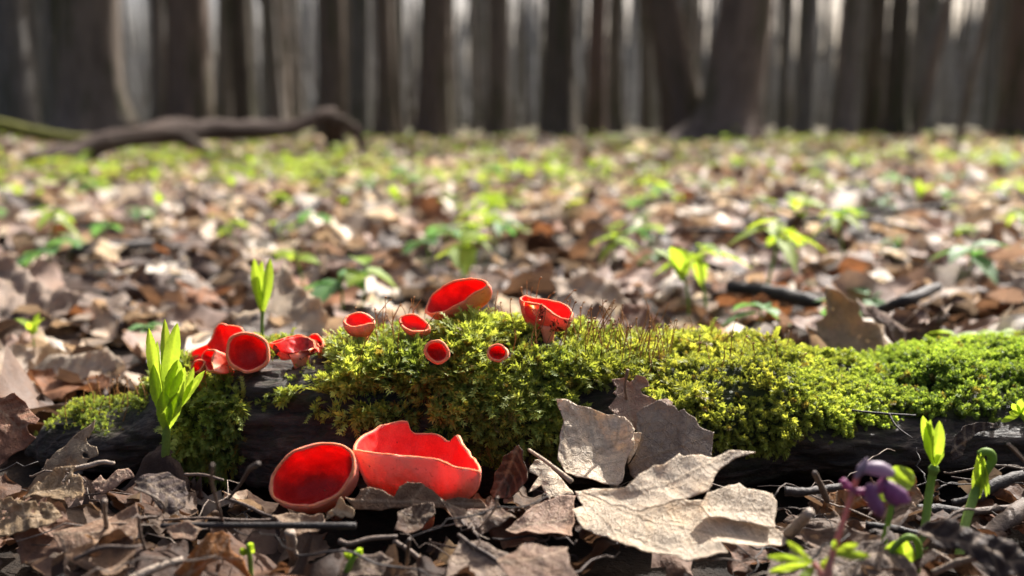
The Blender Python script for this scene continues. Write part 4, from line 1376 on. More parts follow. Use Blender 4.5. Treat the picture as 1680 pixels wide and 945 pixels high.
# ---------------------------------------------------------------- scattered litter leaves
def leaf_template(kind, seed, nt_=20, ns=10, crumple=1.0):
    """unit leaf, about 1 long in y, lying in xy -> V,F,vein"""
    r = np.random.default_rng(seed)
    t = np.linspace(0, 1, nt_)
    if kind == 'oak':
        w_ = 0.27 * np.sin(np.pi * t ** 0.8) ** .6 * (1 + .38 * np.sin(t * 21 + r.uniform(0, 6)))
    elif kind == 'narrow':
        w_ = 0.17 * np.sin(np.pi * t ** .9) ** .8
    elif kind == 'round':
        w_ = 0.42 * np.sin(np.pi * t ** .75) ** .7 * (1 + .05 * np.sin(t * 40))
    elif kind == 'maple':
        w_ = 0.46 * np.sin(np.pi * t ** .8) ** .5 * (1 + .45 * np.sin(t * 15 + 4.5) * (t < .95))
    else:  # torn scrap
        w_ = 0.35 * np.sin(np.pi * np.clip(t, .06, .94)) ** .35 * (1 + .3 * fbm(np.stack([t * 9, t * 0, t * 0 + seed], 1), seed, 2))
    w_ = np.clip(w_, .004, None)
    s = np.linspace(-1, 1, ns + 1)
    T, S = np.meshgrid(t, s, indexing='ij')
    asym = 1 + .25 * fbm(np.stack([T.ravel() * 6, np.sign(S).ravel() * 3, T.ravel() * 0], 1), seed + 2, 2).reshape(T.shape)
    X = S * w_[:, None] * asym
    Yv = T + .16 * np.abs(S) * (0.6 - T) + .02 * fbm(np.stack([T.ravel() * 12, S.ravel() * 4, T.ravel() * 0], 1), seed + 8, 2).reshape(T.shape)
    q = np.stack([X.ravel(), Yv.ravel(), np.full(X.size, seed * .37)], 1)
    Zv = .075 * crumple * fbm(q * 3.2, seed, 3).reshape(T.shape)
    a = r.uniform(-.5, .9) * crumple
    Zv += a * np.minimum(np.abs(X), .3) ** 2 * 1.2 + r.uniform(-.1, .25) * np.minimum(np.abs(X), .35)
    Zv += r.uniform(-.5, .5) * crumple * (T - .5) ** 2
    Zv += .10 * crumple * np.abs(S) ** 4 * np.sin(T * r.uniform(5, 10) + r.uniform(0, 6))
    sec = np.clip(1 - np.abs(((T - .35 * np.abs(S) * .6) * 7) % 1 - .5) * 8, 0, 1)
    vein = np.clip(1 - np.abs(S) * ns * .5, 0, 1) + .4 * sec
    Zv -= .008 * vein
    V = np.stack([X, Yv - .5, Zv], -1).reshape(-1, 3)
    m = ns + 1
    i = (np.arange(nt_ - 1)[:, None] * m + np.arange(ns)[None]).ravel()
    F = np.stack([i, i + 1, i + 1 + m, i + m], 1)
    return V, F, np.clip(vein.ravel(), 0, 1)


KINDS = ['oak', 'round', 'narrow', 'maple', 'scrap', 'round', 'oak', 'scrap']
HI = [(k, mesh_np('dead_leaf', *leaf_template(k, 500 + i, 26, 14)[:2], attrs={'vein': leaf_template(k, 500 + i, 26, 14)[2]}, mats=[MAT_LEAF])) for i, k in enumerate(KINDS + KINDS)]
# leaf material works in metres, so scale the templates' object space: 1 unit leaf scaled per object keeps its own grain
MAT_LEAF_UNIT = dead_leaf_mat('dead_leaf_unit', 'object', 0.32, 0.45, 0.06)
for _, me in HI:
    me.materials.clear()
    me.materials.append(MAT_LEAF_UNIT)
LOW = [leaf_template(k, 600 + i, 9, 4) for i, k in enumerate(KINDS)]
TONES = {'dark brown': (.07, .046, .036), 'umber': (.135, .085, .060), 'rosy brown': (.30, .215, .175), 'tan': (.42, .335, .26), 'pale cream': (.66, .60, .52), 'rusty': (.22, .105, .055), 'grey-brown': (.20, .165, .14)}
SHAPE = {'oak': 'lobed oak leaf', 'round': 'rounded leaf', 'narrow': 'narrow leaf', 'maple': 'jagged maple leaf', 'scrap': 'torn scrap of leaf'}
lr = np.random.default_rng(77)


def log_front(x):
    yc_, ry_, _ = log_axis(np.array([x]))
    return float(yc_[0] - ry_[0]), float(yc_[0] + ry_[0])


def put_leaf(x, y, z, size, tone, tilt, where):
    k, me = HI[int(lr.integers(0, len(HI)))]
    o = bpy.data.objects.new('dead_leaf', me)
    C.objects.link(o)
    o.location = (x, y, z)
    o.rotation_euler = (lr.normal(0, tilt), lr.normal(0, tilt), lr.uniform(0, 6.28))
    o.scale = (size * lr.uniform(.85, 1.15), size, size)
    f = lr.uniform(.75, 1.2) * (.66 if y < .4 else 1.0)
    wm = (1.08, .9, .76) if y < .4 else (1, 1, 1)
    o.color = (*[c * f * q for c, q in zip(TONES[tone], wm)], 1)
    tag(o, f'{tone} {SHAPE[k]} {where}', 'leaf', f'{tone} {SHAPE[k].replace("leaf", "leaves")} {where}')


names = list(TONES)
n_front = 0
while n_front < 130:
    y = lr.uniform(.215, .365)
    x = lr.uniform(-.62, .62) * max(y, .26)
    if y > log_front(x)[0] - .002: continue
    px_, py_ = project(np.array([[x, y, .01]]))
    if 440 < px_[0] < 800 and 690 < py_[0] < 850 and lr.random() < .8: continue
    size = lr.uniform(.014, .038)
    if 860 < px_[0] < 1310 and 770 < py_[0] < 960 and lr.random() < .85: continue
    if y > log_front(x)[0] - .022 and size > .03: continue
    z = lr.uniform(-.004, .012) - .006 * (y > .33)
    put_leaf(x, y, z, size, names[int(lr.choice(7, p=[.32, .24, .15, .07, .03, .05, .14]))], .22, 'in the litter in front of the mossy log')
    n_front += 1
n_back = 0
while n_back < 170:
    y = .44 + 1.05 * lr.random() ** 1.3
    x = lr.uniform(-.60, .60) * y
    if y < log_front(x)[1] + .012: continue
    size = lr.uniform(.032, .064)
    z = lr.uniform(.004, .022)
    put_leaf(x, y, z, size, names[int(lr.choice(7, p=[.12, .14, .22, .24, .17, .04, .07]))], .24, 'in the litter behind the mossy log')
    n_back += 1

# the rest of the litter, past counting
lv, lf, lc, lvn, o_ = [], [], [], [], 0
def litter(n, ysel, xr, s0, s1, z0, z1, probs, tilt, dark=1.0):
    global o_
    tn = np.array([TONES[k] for k in names])
    ys_ = np.array([ysel() for _ in range(n)])
    xs_ = lr.uniform(-1, 1, n) * (xr * np.maximum(ys_, .3) + np.minimum(1.6, .12 + .45 * ys_))
    gz_ = ground_z(xs_, ys_)
    for x, y, g0 in zip(xs_.tolist(), ys_.tolist(), gz_.tolist()):
        fr, bk = log_front(x) if abs(x) < .34 and y < .6 else (9, -9)
        if fr < y < bk and x > LX0: continue
        v, f, vn = LOW[int(lr.integers(0, len(LOW)))]
        sz = lr.uniform(s0, s1)
        e = (lr.normal(0, tilt), lr.normal(0, tilt), lr.uniform(0, 6.28))
        m = np.array(Euler(e).to_matrix())
        g = g0 if y > 1.2 else 0
        p = (v * sz) @ m.T + np.array([x, y, g + lr.uniform(z0, z1)])
        lv.append(p); lf.append(f + o_); lvn.append(vn)
        c = tn[int(lr.choice(7, p=probs))] * lr.uniform(.7, 1.25) * dark
        lc.append(np.repeat(c[None], len(v), 0))
        o_ += len(v)


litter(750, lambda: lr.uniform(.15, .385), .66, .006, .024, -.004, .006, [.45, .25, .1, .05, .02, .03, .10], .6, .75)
litter(1500, lambda: lr.uniform(.42, 1.3), .62, .02, .07, -.004, .010, [.25, .22, .18, .15, .08, .04, .08], .4)
litter(6200, lambda: math.sqrt(lr.uniform(1.2 ** 2, 4.0 ** 2)), .62, .04, .085, .0, .022, [.10, .12, .22, .26, .20, .03, .07], .34)
litter(6000, lambda: math.sqrt(lr.uniform(4.0 ** 2, 11.0 ** 2)), .60, .07, .14, .0, .02, [.08, .12, .22, .27, .21, .03, .07], .32)
tag(obj('leaf_litter', mesh_np('leaf_litter', np.concatenate(lv), np.concatenate(lf), attrs={'tint': np.concatenate(lc), 'vein': np.concatenate(lvn)}, mats=[MAT_LITTER])),
    'brown carpet of dead leaves covering the forest floor', 'leaf litter', kind='stuff')


# ---------------------------------------------------------------- twigs
def twig(label, pts, radii, mat=MAT_TWIG, rough=.14, sides=9, n=22, seed=0, group=None, name='twig', kink=.0):
    P = [Vector(p) for p in pts]
    if kink:
        Q = smooth_path(P, 9)
        P = [Q[0]] + [q + Vector([random.gauss(0, kink) for _ in range(3)]) for q in Q[1:-1]] + [Q[-1]]
    V, F = tube(P, [q * .68 for q in radii] if P[0].y < .4 else radii, n, sides, rough, seed)
    base = np.array(P[0])
    o = obj(name, mesh_np(name, V - base, F, mats=[mat]))
    o.location = base
    return tag(o, label, 'twig', group)


def g5(*p): return [G(*Z5([q[:2]])[0], q[2]) for q in p]
def g6(*p): return [G(*Z6([q[:2]])[0], q[2]) for q in p]
def g8(*p): return [G(*Z8([q[:2]])[0], q[2]) for q in p]


twig('straight dark purplish stem lying below the large round scarlet cup', g5((820, 690, .016), (1000, 688, .017), (1425, 688, .018)) + g6((570, 690, .018)), [.0011, .0014, .0015, .0016], MAT_TWIG_DARK, .06)
twig('pale bleached stalk resting on the litter below the skeleton leaf', g5((318, 410, .024), (440, 385, .025), (520, 366, .026), (580, 372, .026)), [.0011, .0012, .0011, .0008], MAT_TWIG_PALE)
twig('thin upright grey stem crossing in front of the log foot', g5((1150, 720, .014), (1100, 560, .028), (1075, 460, .040), (1080, 382, .048)), [.0006, .0007, .0007, .0008], MAT_TWIG)
twig('bent twig with a swollen bud tip leaning on the log', g5((1165, 548, .016), (1220, 480, .024), (1265, 405, .033), (1312, 376, .038)), [.0007, .0008, .0010, .0014], MAT_TWIG)
twig('curved pale stalk poking up through the brown leaves', g5((530, 560, .028), (535, 650, .020), (560, 790, .008)), [.0011, .0010, .0012], MAT_TWIG_PALE)
twig('thin crooked stalk leaning on the long brown leaf', g5((705, 640, .026), (710, 720, .020), (740, 820, .012), (768, 905, .004)), [.0007, .0007, .0008, .0009], MAT_TWIG)
twig('broad straw-coloured stem beside the arched rusty leaf', g5((640, 975, .010), (780, 910, .012), (930, 862, .013)), [.0018, .0017, .0015], MAT_TWIG_PALE, .08)
twig('long dim twig lying under the long brown leaf', g5((380, 860, .014), (520, 800, .018), (660, 800, .018), (720, 790, .018)), [.0010, .0009, .0008, .0006], MAT_TWIG)
twig('brown twig lying against the foot of the log', g5((940, 430, .020), (1040, 432, .021), (1135, 458, .020)), [.0008, .0007, .0006])
twig('thin arched stalk over the crumpled purplish leaf', g5((680, 498, .028), (760, 530, .026), (830, 580, .022), (832, 625, .018)), [.0006, .0006, .0005, .0005], MAT_TWIG_PALE)
twig('dark twig running from the bud twig towards the round cup', g5((1150, 550, .012), (1260, 590, .013), (1330, 625, .013), (1420, 655, .013)), [.0008, .0009, .0008, .0007], MAT_TWIG)
twig('pair-thin dry stalk behind the straight dark stem', g5((830, 660, .013), (1040, 650, .015), (1250, 662, .014), (1425, 655, .014)), [.0006, .0006, .0007, .0006], MAT_TWIG)
twig('lichen-speckled vertical stub hanging under the round scarlet cup', g6((235, 720, .014), (245, 800, .008), (262, 945, -.006)), [.0024, .0021, .0026], MAT_TWIG_PALE, .3)
twig('short broken twig with a curled end below the lobed brown leaf', g6((485, 770, .012), (540, 782, .012), (640, 755, .013), (780, 745, .013)), [.0015, .0012, .0011, .0010], MAT_TWIG)
twig('long brown twig slanting under the lobed brown leaf', g6((760, 765, .012), (860, 830, .009), (980, 945, .004)), [.0011, .0011, .0012], MAT_TWIG)
twig('thin grey root curving over the greyish tan leaf', g6((1090, 735, .015), (1160, 790, .014), (1260, 850, .012), (1350, 925, .008)), [.0009, .001, .001, .0008], MAT_TWIG)
twig('tiny upright stick in the litter below the jagged cup', g6((830, 880, .004), (835, 800, .014), (840, 758, .018)), [.0010, .0009, .0009], MAT_TWIG)
twig('thin pale vertical straw beside the wrinkled umber leaf', g6((1200, 700, .012), (1270, 610, .022), (1290, 545, .028)), [.0005, .0006, .0006], MAT_TWIG_PALE)
twig('dark upright twig stub rising beside the purple flower', g8((425, 560, .012), (395, 490, .022), (360, 420, .032)), [.0016, .0015, .0013], MAT_TWIG)
twig('thick cut twig lying on black soil beside the pale maple leaf', g8((208, 512, .018), (300, 518, .018), (400, 505, .018), (500, 490, .018)), [.0024, .0020, .0018, .0017], MAT_TWIG_DARK, .2)
twig('pale weathered stub leaning at the tip of the maple leaf', g8((215, 750, .010), (270, 690, .018), (335, 620, .026)), [.0026, .0024, .0022], MAT_TWIG_PALE, .2)
twig('black charred twig lying behind the tall green shoot', g8((620, 685, .008), (760, 705, .008), (900, 735, .007), (960, 745, .007)), [.0018, .0020, .0018, .0014], MAT_TWIG_DARK, .2)
twig('thick black stick lying across behind the hooked shoot', g8((880, 610, .005), (1000, 612, .005), (1120, 625, .005)), [.0030, .0032, .0028], MAT_TWIG_DARK, .2)
twig('smooth brown stick end beside the hooked green shoot', g8((1115, 628, .005), (1240, 612, .006), (1378, 600, .007)), [.0021, .0021, .0020], MAT_TWIG, .06)
twig('rough brown bark stick slanting under the hooked shoot', g8((1230, 745, .004), (1330, 670, .007), (1440, 580, .010)), [.0040, .0042, .0040], MAT_TWIG, .25)
twig('blackened root lying along the foot of the log', g8((1060, 575, .004), (1180, 540, .007), (1290, 480, .010), (1440, 430, .012)), [.0018, .0028, .0034, .0030], MAT_TWIG_DARK, .3)
twig('thin reddish stalk leaning at the corner of the log', g8((1440, 375, .036), (1390, 320, .042), (1345, 275, .047)), [.0007, .0007, .0006], MAT_TWIG)
twig('pale straw leaning at the foot of the tall green shoot', g8((965, 820, .014), (1050, 868, .008)), [.0010, .0009], MAT_TWIG_PALE)
twig('greyish stem lying below the dark wavy leaf', g8((960, 930, .010), (1080, 880, .014), (1190, 850, .018)), [.0013, .0015, .0013], MAT_TWIG_PALE)
twig('thin black rootlet trailing across the bright green moss', [D(*Z4([q[:2]])[0], q[2]) for q in ((505, 752, .372), (620, 775, .366), (760, 790, .362), (915, 800, .360))], [.0003, .0006, .0007, .0006], MAT_TWIG_DARK, .2)
twig('black rootlet fork hanging off the moss over the log edge', [D(*Z4([q[:2]])[0], q[2]) for q in ((790, 790, .361), (825, 850, .356), (900, 905, .350))], [.0006, .0005, .0003], MAT_TWIG_DARK, .2)
twig('dark root sliver lying on the moss below the smallest cup', [D(*Z3([q[:2]])[0], q[2]) for q in ((95, 890, .352), (200, 872, .352), (330, 845, .352))], [.0003, .0006, .0003], MAT_TWIG_DARK, .2)
twig('blurred dark twig on the litter beyond the bright green moss', [G(1440, 510, .02), G(1490, 492, .03), G(1540, 470, .03)], [.003, .004, .003], MAT_TWIG_DARK, .2)
twig('long blurred dark twig on the litter behind the compound-leaved seedling', [G(1195, 470, .02), G(1260, 478, .02), G(1320, 492, .02), G(1345, 497, .02)], [.004, .005, .005, .003], MAT_TWIG_DARK, .2)
twig('blurred dark twig among leaves behind the low end of the log', [G(120, 412, .01), G(180, 405, .02), G(250, 400, .02)], [.006, .006, .004], MAT_TWIG_DARK, .2)
for k in range(130):
    y = lr.uniform(.225, .35)
    x = lr.uniform(-.58, .58) * y
    if y > log_front(x)[0] - .004: continue
    a = lr.normal(0, .8)
    L_ = lr.uniform(.012, .05)
    z = lr.uniform(.004, .014)
    p0 = Vector((x, y, z))
    p2 = p0 + Vector((math.cos(a) * L_, math.sin(a) * L_ * .6, lr.normal(0, .006)))
    p1 = p0.lerp(p2, .5) + Vector((0, 0, lr.uniform(0, .004)))
    qx, qy = project(np.array([p0.lerp(p2, u_) for u_ in (0, .25, .5, .75, 1)]))
    if ((qx > 430) & (qx < 800) & (qy > 680) & (qy < 850)).any(): continue
    q = k % 3
    nm = ('thin brown twig', 'thin straw-pale stalk', 'thin blackish twig')[q]
    r_ = lr.uniform(.0002, .0006)
    twig(f'{nm} lying in the litter in front of the mossy log', [p0, p1, p2], [r_, r_ * 1.1, r_ * .7], (MAT_TWIG, MAT_TWIG_PALE, MAT_TWIG_DARK)[q], .15, 6, 12, k, f'{nm}s in the front litter', kink=.0009)
for k in range(18):
    y = lr.uniform(.8, 4)
    x = lr.uniform(-.55, .55) * y
    a = lr.uniform(0, 3.14)
    L_ = lr.uniform(.1, .35)
    p0 = Vector((x, y, .02)); p2 = p0 + Vector((math.cos(a) * L_, math.sin(a) * L_, lr.uniform(-.005, .03)))
    r_ = lr.uniform(.0015, .0032)
    twig('dark thin twig lying on the leaf carpet behind the log', [p0, p0.lerp(p2, .5) + Vector((0, 0, .01)), p2], [r_, r_, r_ * .5], MAT_TWIG_DARK, .2, 6, 10, k, 'dark twigs on the leaf carpet', kink=.004)


# ---------------------------------------------------------------- green shoots and plants
def blade(base, tip, width, bow=.1, fold=.35, roll=0.0, serr=0.0, nt_=20, ns=6, prof=(1.4, .7), curlz=0.0, seed=0):
    base, tip = Vector(base), Vector(tip)
    ax = tip - base
    L_ = ax.length
    ax.normalize()
    view = (base + tip) / 2 - EYE
    view.normalize()
    side = ax.cross(view)
    side.normalize()
    nn = side.cross(ax)
    side, nn = side * math.cos(roll) + nn * math.sin(roll), nn * math.cos(roll) - side * math.sin(roll)
    V, vn = [], []
    for i in range(nt_):
        t = i / (nt_ - 1)
        w_ = width * .5 * max(.03, math.sin(math.pi * min(1, t) ** prof[0]) ** prof[1])
        if serr: w_ *= 1 + serr * math.sin(t * 46 + seed)
        c = base + ax * (L_ * t) + nn * (bow * L_ * math.sin(math.pi * t)) + nn * (curlz * L_ * t * t)
        for j in range(ns + 1):
            s = j / ns * 2 - 1
            V.append(c + side * (s * w_) + nn * (-fold * abs(s) ** 1.3 * w_ + .10 * w_ * math.sin(t * 14 + s * 3 + seed)))
            vn.append(max(0, 1 - abs(s) * ns * .6))
    m = ns + 1
    F = [(i * m + j, i * m + j + 1, (i + 1) * m + j + 1, (i + 1) * m + j) for i in range(nt_ - 1) for j in range(ns)]
    return np.array(V), F, np.array(vn)


def plant(name, label, base, cat='plant', group=None):
    return thing(name, base, label, cat, group)


def add_leaf(root, v, f, a, mat=MAT_GREEN, name='leaf'):
    o = obj(name, mesh_np(name, v - np.array(root.location), f, attrs={'vein': a}, mats=[mat]))
    o.parent = root
    return o


def add_tube(root, name, pts, radii, mat=MAT_STEM, sides=10, n=18, rough=.05, seed=0):
    v, f = tube(pts, radii, n, sides, rough, seed)
    o = obj(name, mesh_np(name, v - np.array(root.location), f, mats=[mat]))
    o.parent = root
    return o


# tall bright sprout in front of the low end of the log
Ys = .357
b = D(270, 765, Ys); r0 = plant('green_sprout', 'bright green leafy sprout standing in front of the log beside the cluster of cups', b)
add_tube(r0, 'stem', [D(270, 775, Ys), D(272, 735, Ys), D(274, 700, Ys), D(276, 660, Ys)], [.0016, .0015, .0015, .0012])
for k, (bx, by, tx, ty, w_, yo, ro) in enumerate([(268, 672, 244, 538, 20, 0, .2), (270, 668, 270, 523, 18, .003, -.2), (270, 668, 291, 530, 27, -.002, .1), (274, 662, 292, 590, 30, -.004, -.2),
                                               (281, 690, 303, 602, 24, -.004, .3), (284, 685, 318, 602, 15, -.001, -.3), (288, 680, 336, 608, 15, .0, .3), (268, 690, 252, 598, 20, -.003, .4),
                                               (272, 712, 268, 640, 26, -.004, .0), (275, 708, 297, 640, 24, -.003, .2), (266, 670, 258, 560, 16, .004, .5)]):
    add_leaf(r0, *blade(D(bx, by, Ys), D(tx, ty, Ys + yo), w_ * mpp(Ys), -.05, .45, ro, .06, seed=k))
# slender sprout behind the log
Ys = .46
r0 = plant('green_sprout', 'slender spear-leaved green sprout standing behind the log', D(430, 620, Ys))
add_tube(r0, 'stem', [D(428, 625, Ys), D(430, 580, Ys), D(430, 530, Ys), D(431, 510, Ys)], [.0009, .0009, .0008, .0009])
for k, (bx, by, tx, ty, w_, ro) in enumerate([(430, 520, 417, 424, 17, .2), (431, 520, 443, 424, 17, -.2), (431, 515, 430, 428, 18, .5), (430, 518, 424, 440, 14, -.5)]):
    add_leaf(r0, *blade(D(bx, by, Ys), D(tx, ty, Ys + .002 * k), w_ * mpp(Ys), -.05, .4, ro, 0, seed=k))
# tall shoot with a closed bud
Ys = .300
r0 = plant('green_shoot', 'tall straight green shoot with a closed leafy bud near the purple flower', D(1515, 920, .292))
add_tube(r0, 'stem', [D(1514, 935, .288), D(1517, 870, .294), D(1525, 805, Ys), D(1532, 768, Ys)], [.0013, .0013, .0012, .0012])
add_tube(r0, 'node', [D(1530, 778, Ys), D(1532, 770, Ys), D(1534, 764, Ys)], [.0012, .0017, .0012])
for k, (bx, by, tx, ty, w_, ro) in enumerate([(1532, 770, 1514, 682, 18, .2), (1533, 770, 1541, 690, 20, -.2), (1533, 768, 1527, 688, 20, .6), (1536, 765, 1547, 733, 14, .2), (1531, 730, 1519, 692, 12, -.6)]):
    add_leaf(r0, *blade(D(bx, by, Ys), D(tx, ty, Ys), w_ * mpp(Ys), -.07 if k != 0 else .1, .5, ro, 0, seed=k))
# hooked shoot
Ys = .305
r0 = plant('green_shoot', 'hooked green shoot with folded leaves hanging from its bent tip', D(1575, 915, .29))
add_tube(r0, 'stem', [D(1572, 925, .287), D(1581, 870, .295), D(1600, 808, Ys), D(1618, 772, Ys), D(1627, 757, Ys), D(1626, 745, Ys), D(1616, 741, Ys), D(1606, 746, Ys)], [.0014, .0014, .0015, .0014, .0014, .0014, .0013, .0011], n=34)
for k, (bx, by, tx, ty, w_, ro) in enumerate([(1606, 744, 1598, 812, 13, .2), (1609, 742, 1607, 818, 13, -.3), (1613, 742, 1618, 815, 12, .4), (1604, 746, 1600, 790, 12, .8), (1610, 743, 1623, 812, 8, -.5)]):
    add_leaf(r0, *blade(D(bx, by, Ys - .002 * (k % 2)), D(tx, ty, Ys - .001 * k), w_ * mpp(Ys), .05, .5, ro, .08, seed=k))
# bent seedling with a folded yellow leaf
Ys = .268
r0 = plant('bent_seedling', 'bent pale seedling with a folded yellow-green leaf beside the tall shoot', D(1503, 935, Ys))
add_tube(r0, 'stem', [D(1503, 945, Ys), D(1508, 905, Ys), D(1502, 886, Ys), D(1487, 882, Ys), D(1472, 893, Ys), D(1460, 908, Ys)], [.0010, .001, .001, .001, .0009, .0007], MAT_STEM, n=26)
for k, (bx, by, tx, ty, w_, ro) in enumerate([(1485, 884, 1450, 912, 22, .4), (1490, 884, 1482, 932, 34, -.2), (1478, 888, 1470, 925, 20, .6)]):
    add_leaf(r0, *blade(D(bx, by, Ys), D(tx, ty, Ys), w_ * mpp(Ys), .1, .4, ro, 0, seed=k))

# purple flower on a pink stem
Ys = .246
r0 = plant('purple_flower', 'drooping purple flower on a slanting pink stem above the litter', D(1345, 985, .238), 'flower')
add_tube(r0, 'stem', [D(1343, 990, .237), D(1362, 920, .241), D(1385, 850, .244), (D(1402, 795, Ys)), D(1412, 770, Ys), D(1422, 754, Ys)], [.0008, .0008, .0007, .0007, .0007, .0003], MAT_PINKSTEM, n=26)
add_tube(r0, 'bract', [D(1404, 785, Ys), D(1414, 768, Ys), D(1423, 752, Ys)], [.0006, .0012, .0003], MAT_PETAL_G)
add_tube(r0, 'petal', [D(1414, 772, Ys), D(1428, 768, Ys), D(1446, 770, Ys), D(1464, 778, Ys)], [.0008, .0018, .0020, .0012], MAT_PETAL_G, rough=.12)
add_tube(r0, 'petal', [D(1382, 788, Ys), D(1389, 797, Ys), D(1405, 806, Ys), D(1422, 806, Ys)], [.0009, .0011, .0010, .0010], MAT_PETAL_M, rough=.1)
add_tube(r0, 'petal', [D(1430, 796, Ys - .002), D(1430, 815, Ys - .002), D(1438, 832, Ys - .002), D(1446, 846, Ys - .002)], [.0014, .0018, .0020, .0008], MAT_PETAL, rough=.15)
add_tube(r0, 'petal', [D(1446, 790, Ys + .001), D(1460, 800, Ys), D(1478, 815, Ys), D(1491, 822, Ys)], [.0012, .0020, .0022, .0008], MAT_PETAL, rough=.18)
add_tube(r0, 'petal', [D(1450, 796, Ys + .002), D(1460, 815, Ys + .001), D(1472, 830, Ys)], [.0010, .0016, .0006], MAT_PETAL, rough=.18)
add_tube(r0, 'petal', [D(1452, 784, Ys + .001), D(1444, 800, Ys), D(1436, 812, Ys)], [.0008, .0013, .0008], MAT_PETAL_M, rough=.15)
# round leaf on its own stalk
Ys = .272
r0 = plant('round_leaf_seedling', 'round yellow-green leaf on a pale stalk behind the purple flower', D(1448, 910, Ys))
add_tube(r0, 'stem', [D(1446, 912, Ys), D(1453, 875, Ys), D(1462, 835, Ys), D(1468, 805, Ys)], [.0010, .0009, .0008, .0006])
add_leaf(r0, *blade(D(1452, 795, Ys), D(1500, 778, Ys), 46 * mpp(Ys), -.08, .15, .1, 0, prof=(.85, .5)))
add_leaf(r0, *blade(D(1442, 800, Ys + .002), D(1462, 822, Ys + .002), 24 * mpp(Ys), .05, .3, .2, 0, prof=(.8, .5), seed=3))
# compound leaf at the foot of the flower
Ys = .242
r0 = plant('compound_leaf', 'compound leaf with narrow yellow-green leaflets at the foot of the purple flower', D(1350, 960, .238))
add_tube(r0, 'stem', [D(1352, 975, .238), D(1346, 940, .240), D(1335, 923, Ys)], [.0008, .0007, .0006], MAT_PINKSTEM)
add_tube(r0, 'stem', [D(1356, 975, .238), D(1362, 930, .240), D(1366, 912, Ys)], [.0008, .0007, .0006], MAT_PINKSTEM)
for k, (bx, by, tx, ty, w_) in enumerate([(1335, 922, 1258, 913, 14), (1334, 922, 1290, 888, 14), (1334, 924, 1262, 938, 14), (1338, 926, 1312, 955, 18), (1366, 910, 1428, 912, 16), (1366, 908, 1408, 893, 16), (1364, 906, 1372, 886, 10), (1360, 912, 1346, 935, 12)]):
    add_leaf(r0, *blade(D(bx, by, Ys), D(tx, ty, Ys - .004 + .003 * (k % 3)), w_ * mpp(Ys), .06, .3, .3 * (-1) ** k, 0, seed=k))
# small plant at the end of the log
Ys = .335
r0 = plant('leafy_seedling', 'small rosette of soft green leaflets hanging over the bright moss', D(1675, 720, Ys))
add_tube(r0, 'stem', [D(1700, 740, Ys), D(1690, 705, Ys), D(1674, 678, Ys)], [.0008, .0007, .0006])
for k, (tx, ty, w_) in enumerate([(1642, 692, 10), (1655, 676, 9), (1660, 662, 12), (1674, 655, 13), (1692, 660, 13), (1700, 682, 12)]):
    add_leaf(r0, *blade(D(1675, 680, Ys), D(tx, ty, Ys - .004), w_ * mpp(Ys), .08, .2, .2, 0, prof=(1.1, .7), seed=k), MAT_GREEN)
# little shoots at the bottom
for lab, pts, Y_ in (('tiny pale green shoot tip pushing out beside the arched rusty leaf', [(412, 945, 8), (410, 915, 9), (407, 893, 8)], .275), ('small ferny green shoot tip pushing out of the litter below the dark stem', [(560, 960, 8), (572, 930, 12), (585, 905, 8)], .272)):
    r0 = plant('green_shoot', lab, D(pts[0][0], pts[0][1], Y_))
    add_tube(r0, 'stem', [D(p[0], p[1], Y_) for p in pts], [.5 * p[2] * mpp(Y_) for p in pts])
    for k in range(5):
        s = random.uniform(.2, 1)
        p = Vector(D(pts[1][0], pts[1][1], Y_)).lerp(Vector(D(pts[2][0], pts[2][1], Y_)), s)
        add_leaf(r0, *blade(p, p + Vector(((-1) ** k * random.uniform(.0015, .003), -.002, random.uniform(.001, .003))), .0018, .1, .4, 0, 0, seed=k))


# mid-ground seedlings
def seedling_template(seed, nl, hgt, ll, lw, style):
    r = random.Random(seed)
    top = Vector((r.uniform(-.1, .1) * hgt, r.uniform(-.1, .1) * hgt, hgt))
    v, f = tube([Vector((0, 0, -.01)), top * .5 + Vector((.05 * hgt, 0, 0)), top], [.0011, .001, .0008], 7, 5, 0, 0, False)
    stem = mesh_np('stem', v, f, mats=[MAT_STEM])
    leaves = []
    for k in range(nl):
        a = 6.28 * k / nl + r.uniform(-.4, .4)
        el = r.uniform(-.25, .45) if style == 'spread' else r.uniform(.8, 1.3)
        dv = Vector((math.cos(a) * math.cos(el), math.sin(a) * math.cos(el), math.sin(el)))
        p = top - Vector((0, 0, r.uniform(0, .25) * hgt))
        L_ = ll * r.uniform(.75, 1.2)
        e = p + dv * L_
        # blade() orients to the eye; here orient by the leaf's own up
        side = dv.cross(Vector((0, 0, 1))).normalized()
        nn = side.cross(dv)
        V, vn = [], []
        for i in range(8):
            t = i / 7
            w_ = lw * .5 * max(.05, math.sin(math.pi * t ** .8) ** .8) * (1 + .12 * math.sin(t * 20))
            c = p + dv * (L_ * t) - Vector((0, 0, .35 * L_ * t * t)) + nn * .0
            for j in range(5):
                s = j / 2 - 1
                V.append(c + side * s * w_ + nn * (.3 * abs(s) * w_))
                vn.append(1.0 if j == 2 else 0)
        F = [(i * 5 + j, i * 5 + j + 1, (i + 1) * 5 + j + 1, (i + 1) * 5 + j) for i in range(7) for j in range(4)]
        leaves.append(mesh_np('leaf', np.array(V), F, attrs={'vein': vn}, mats=[MAT_SEEDB if style == 'spread' and seed % 3 == 0 else MAT_SEED]))
    return stem, leaves


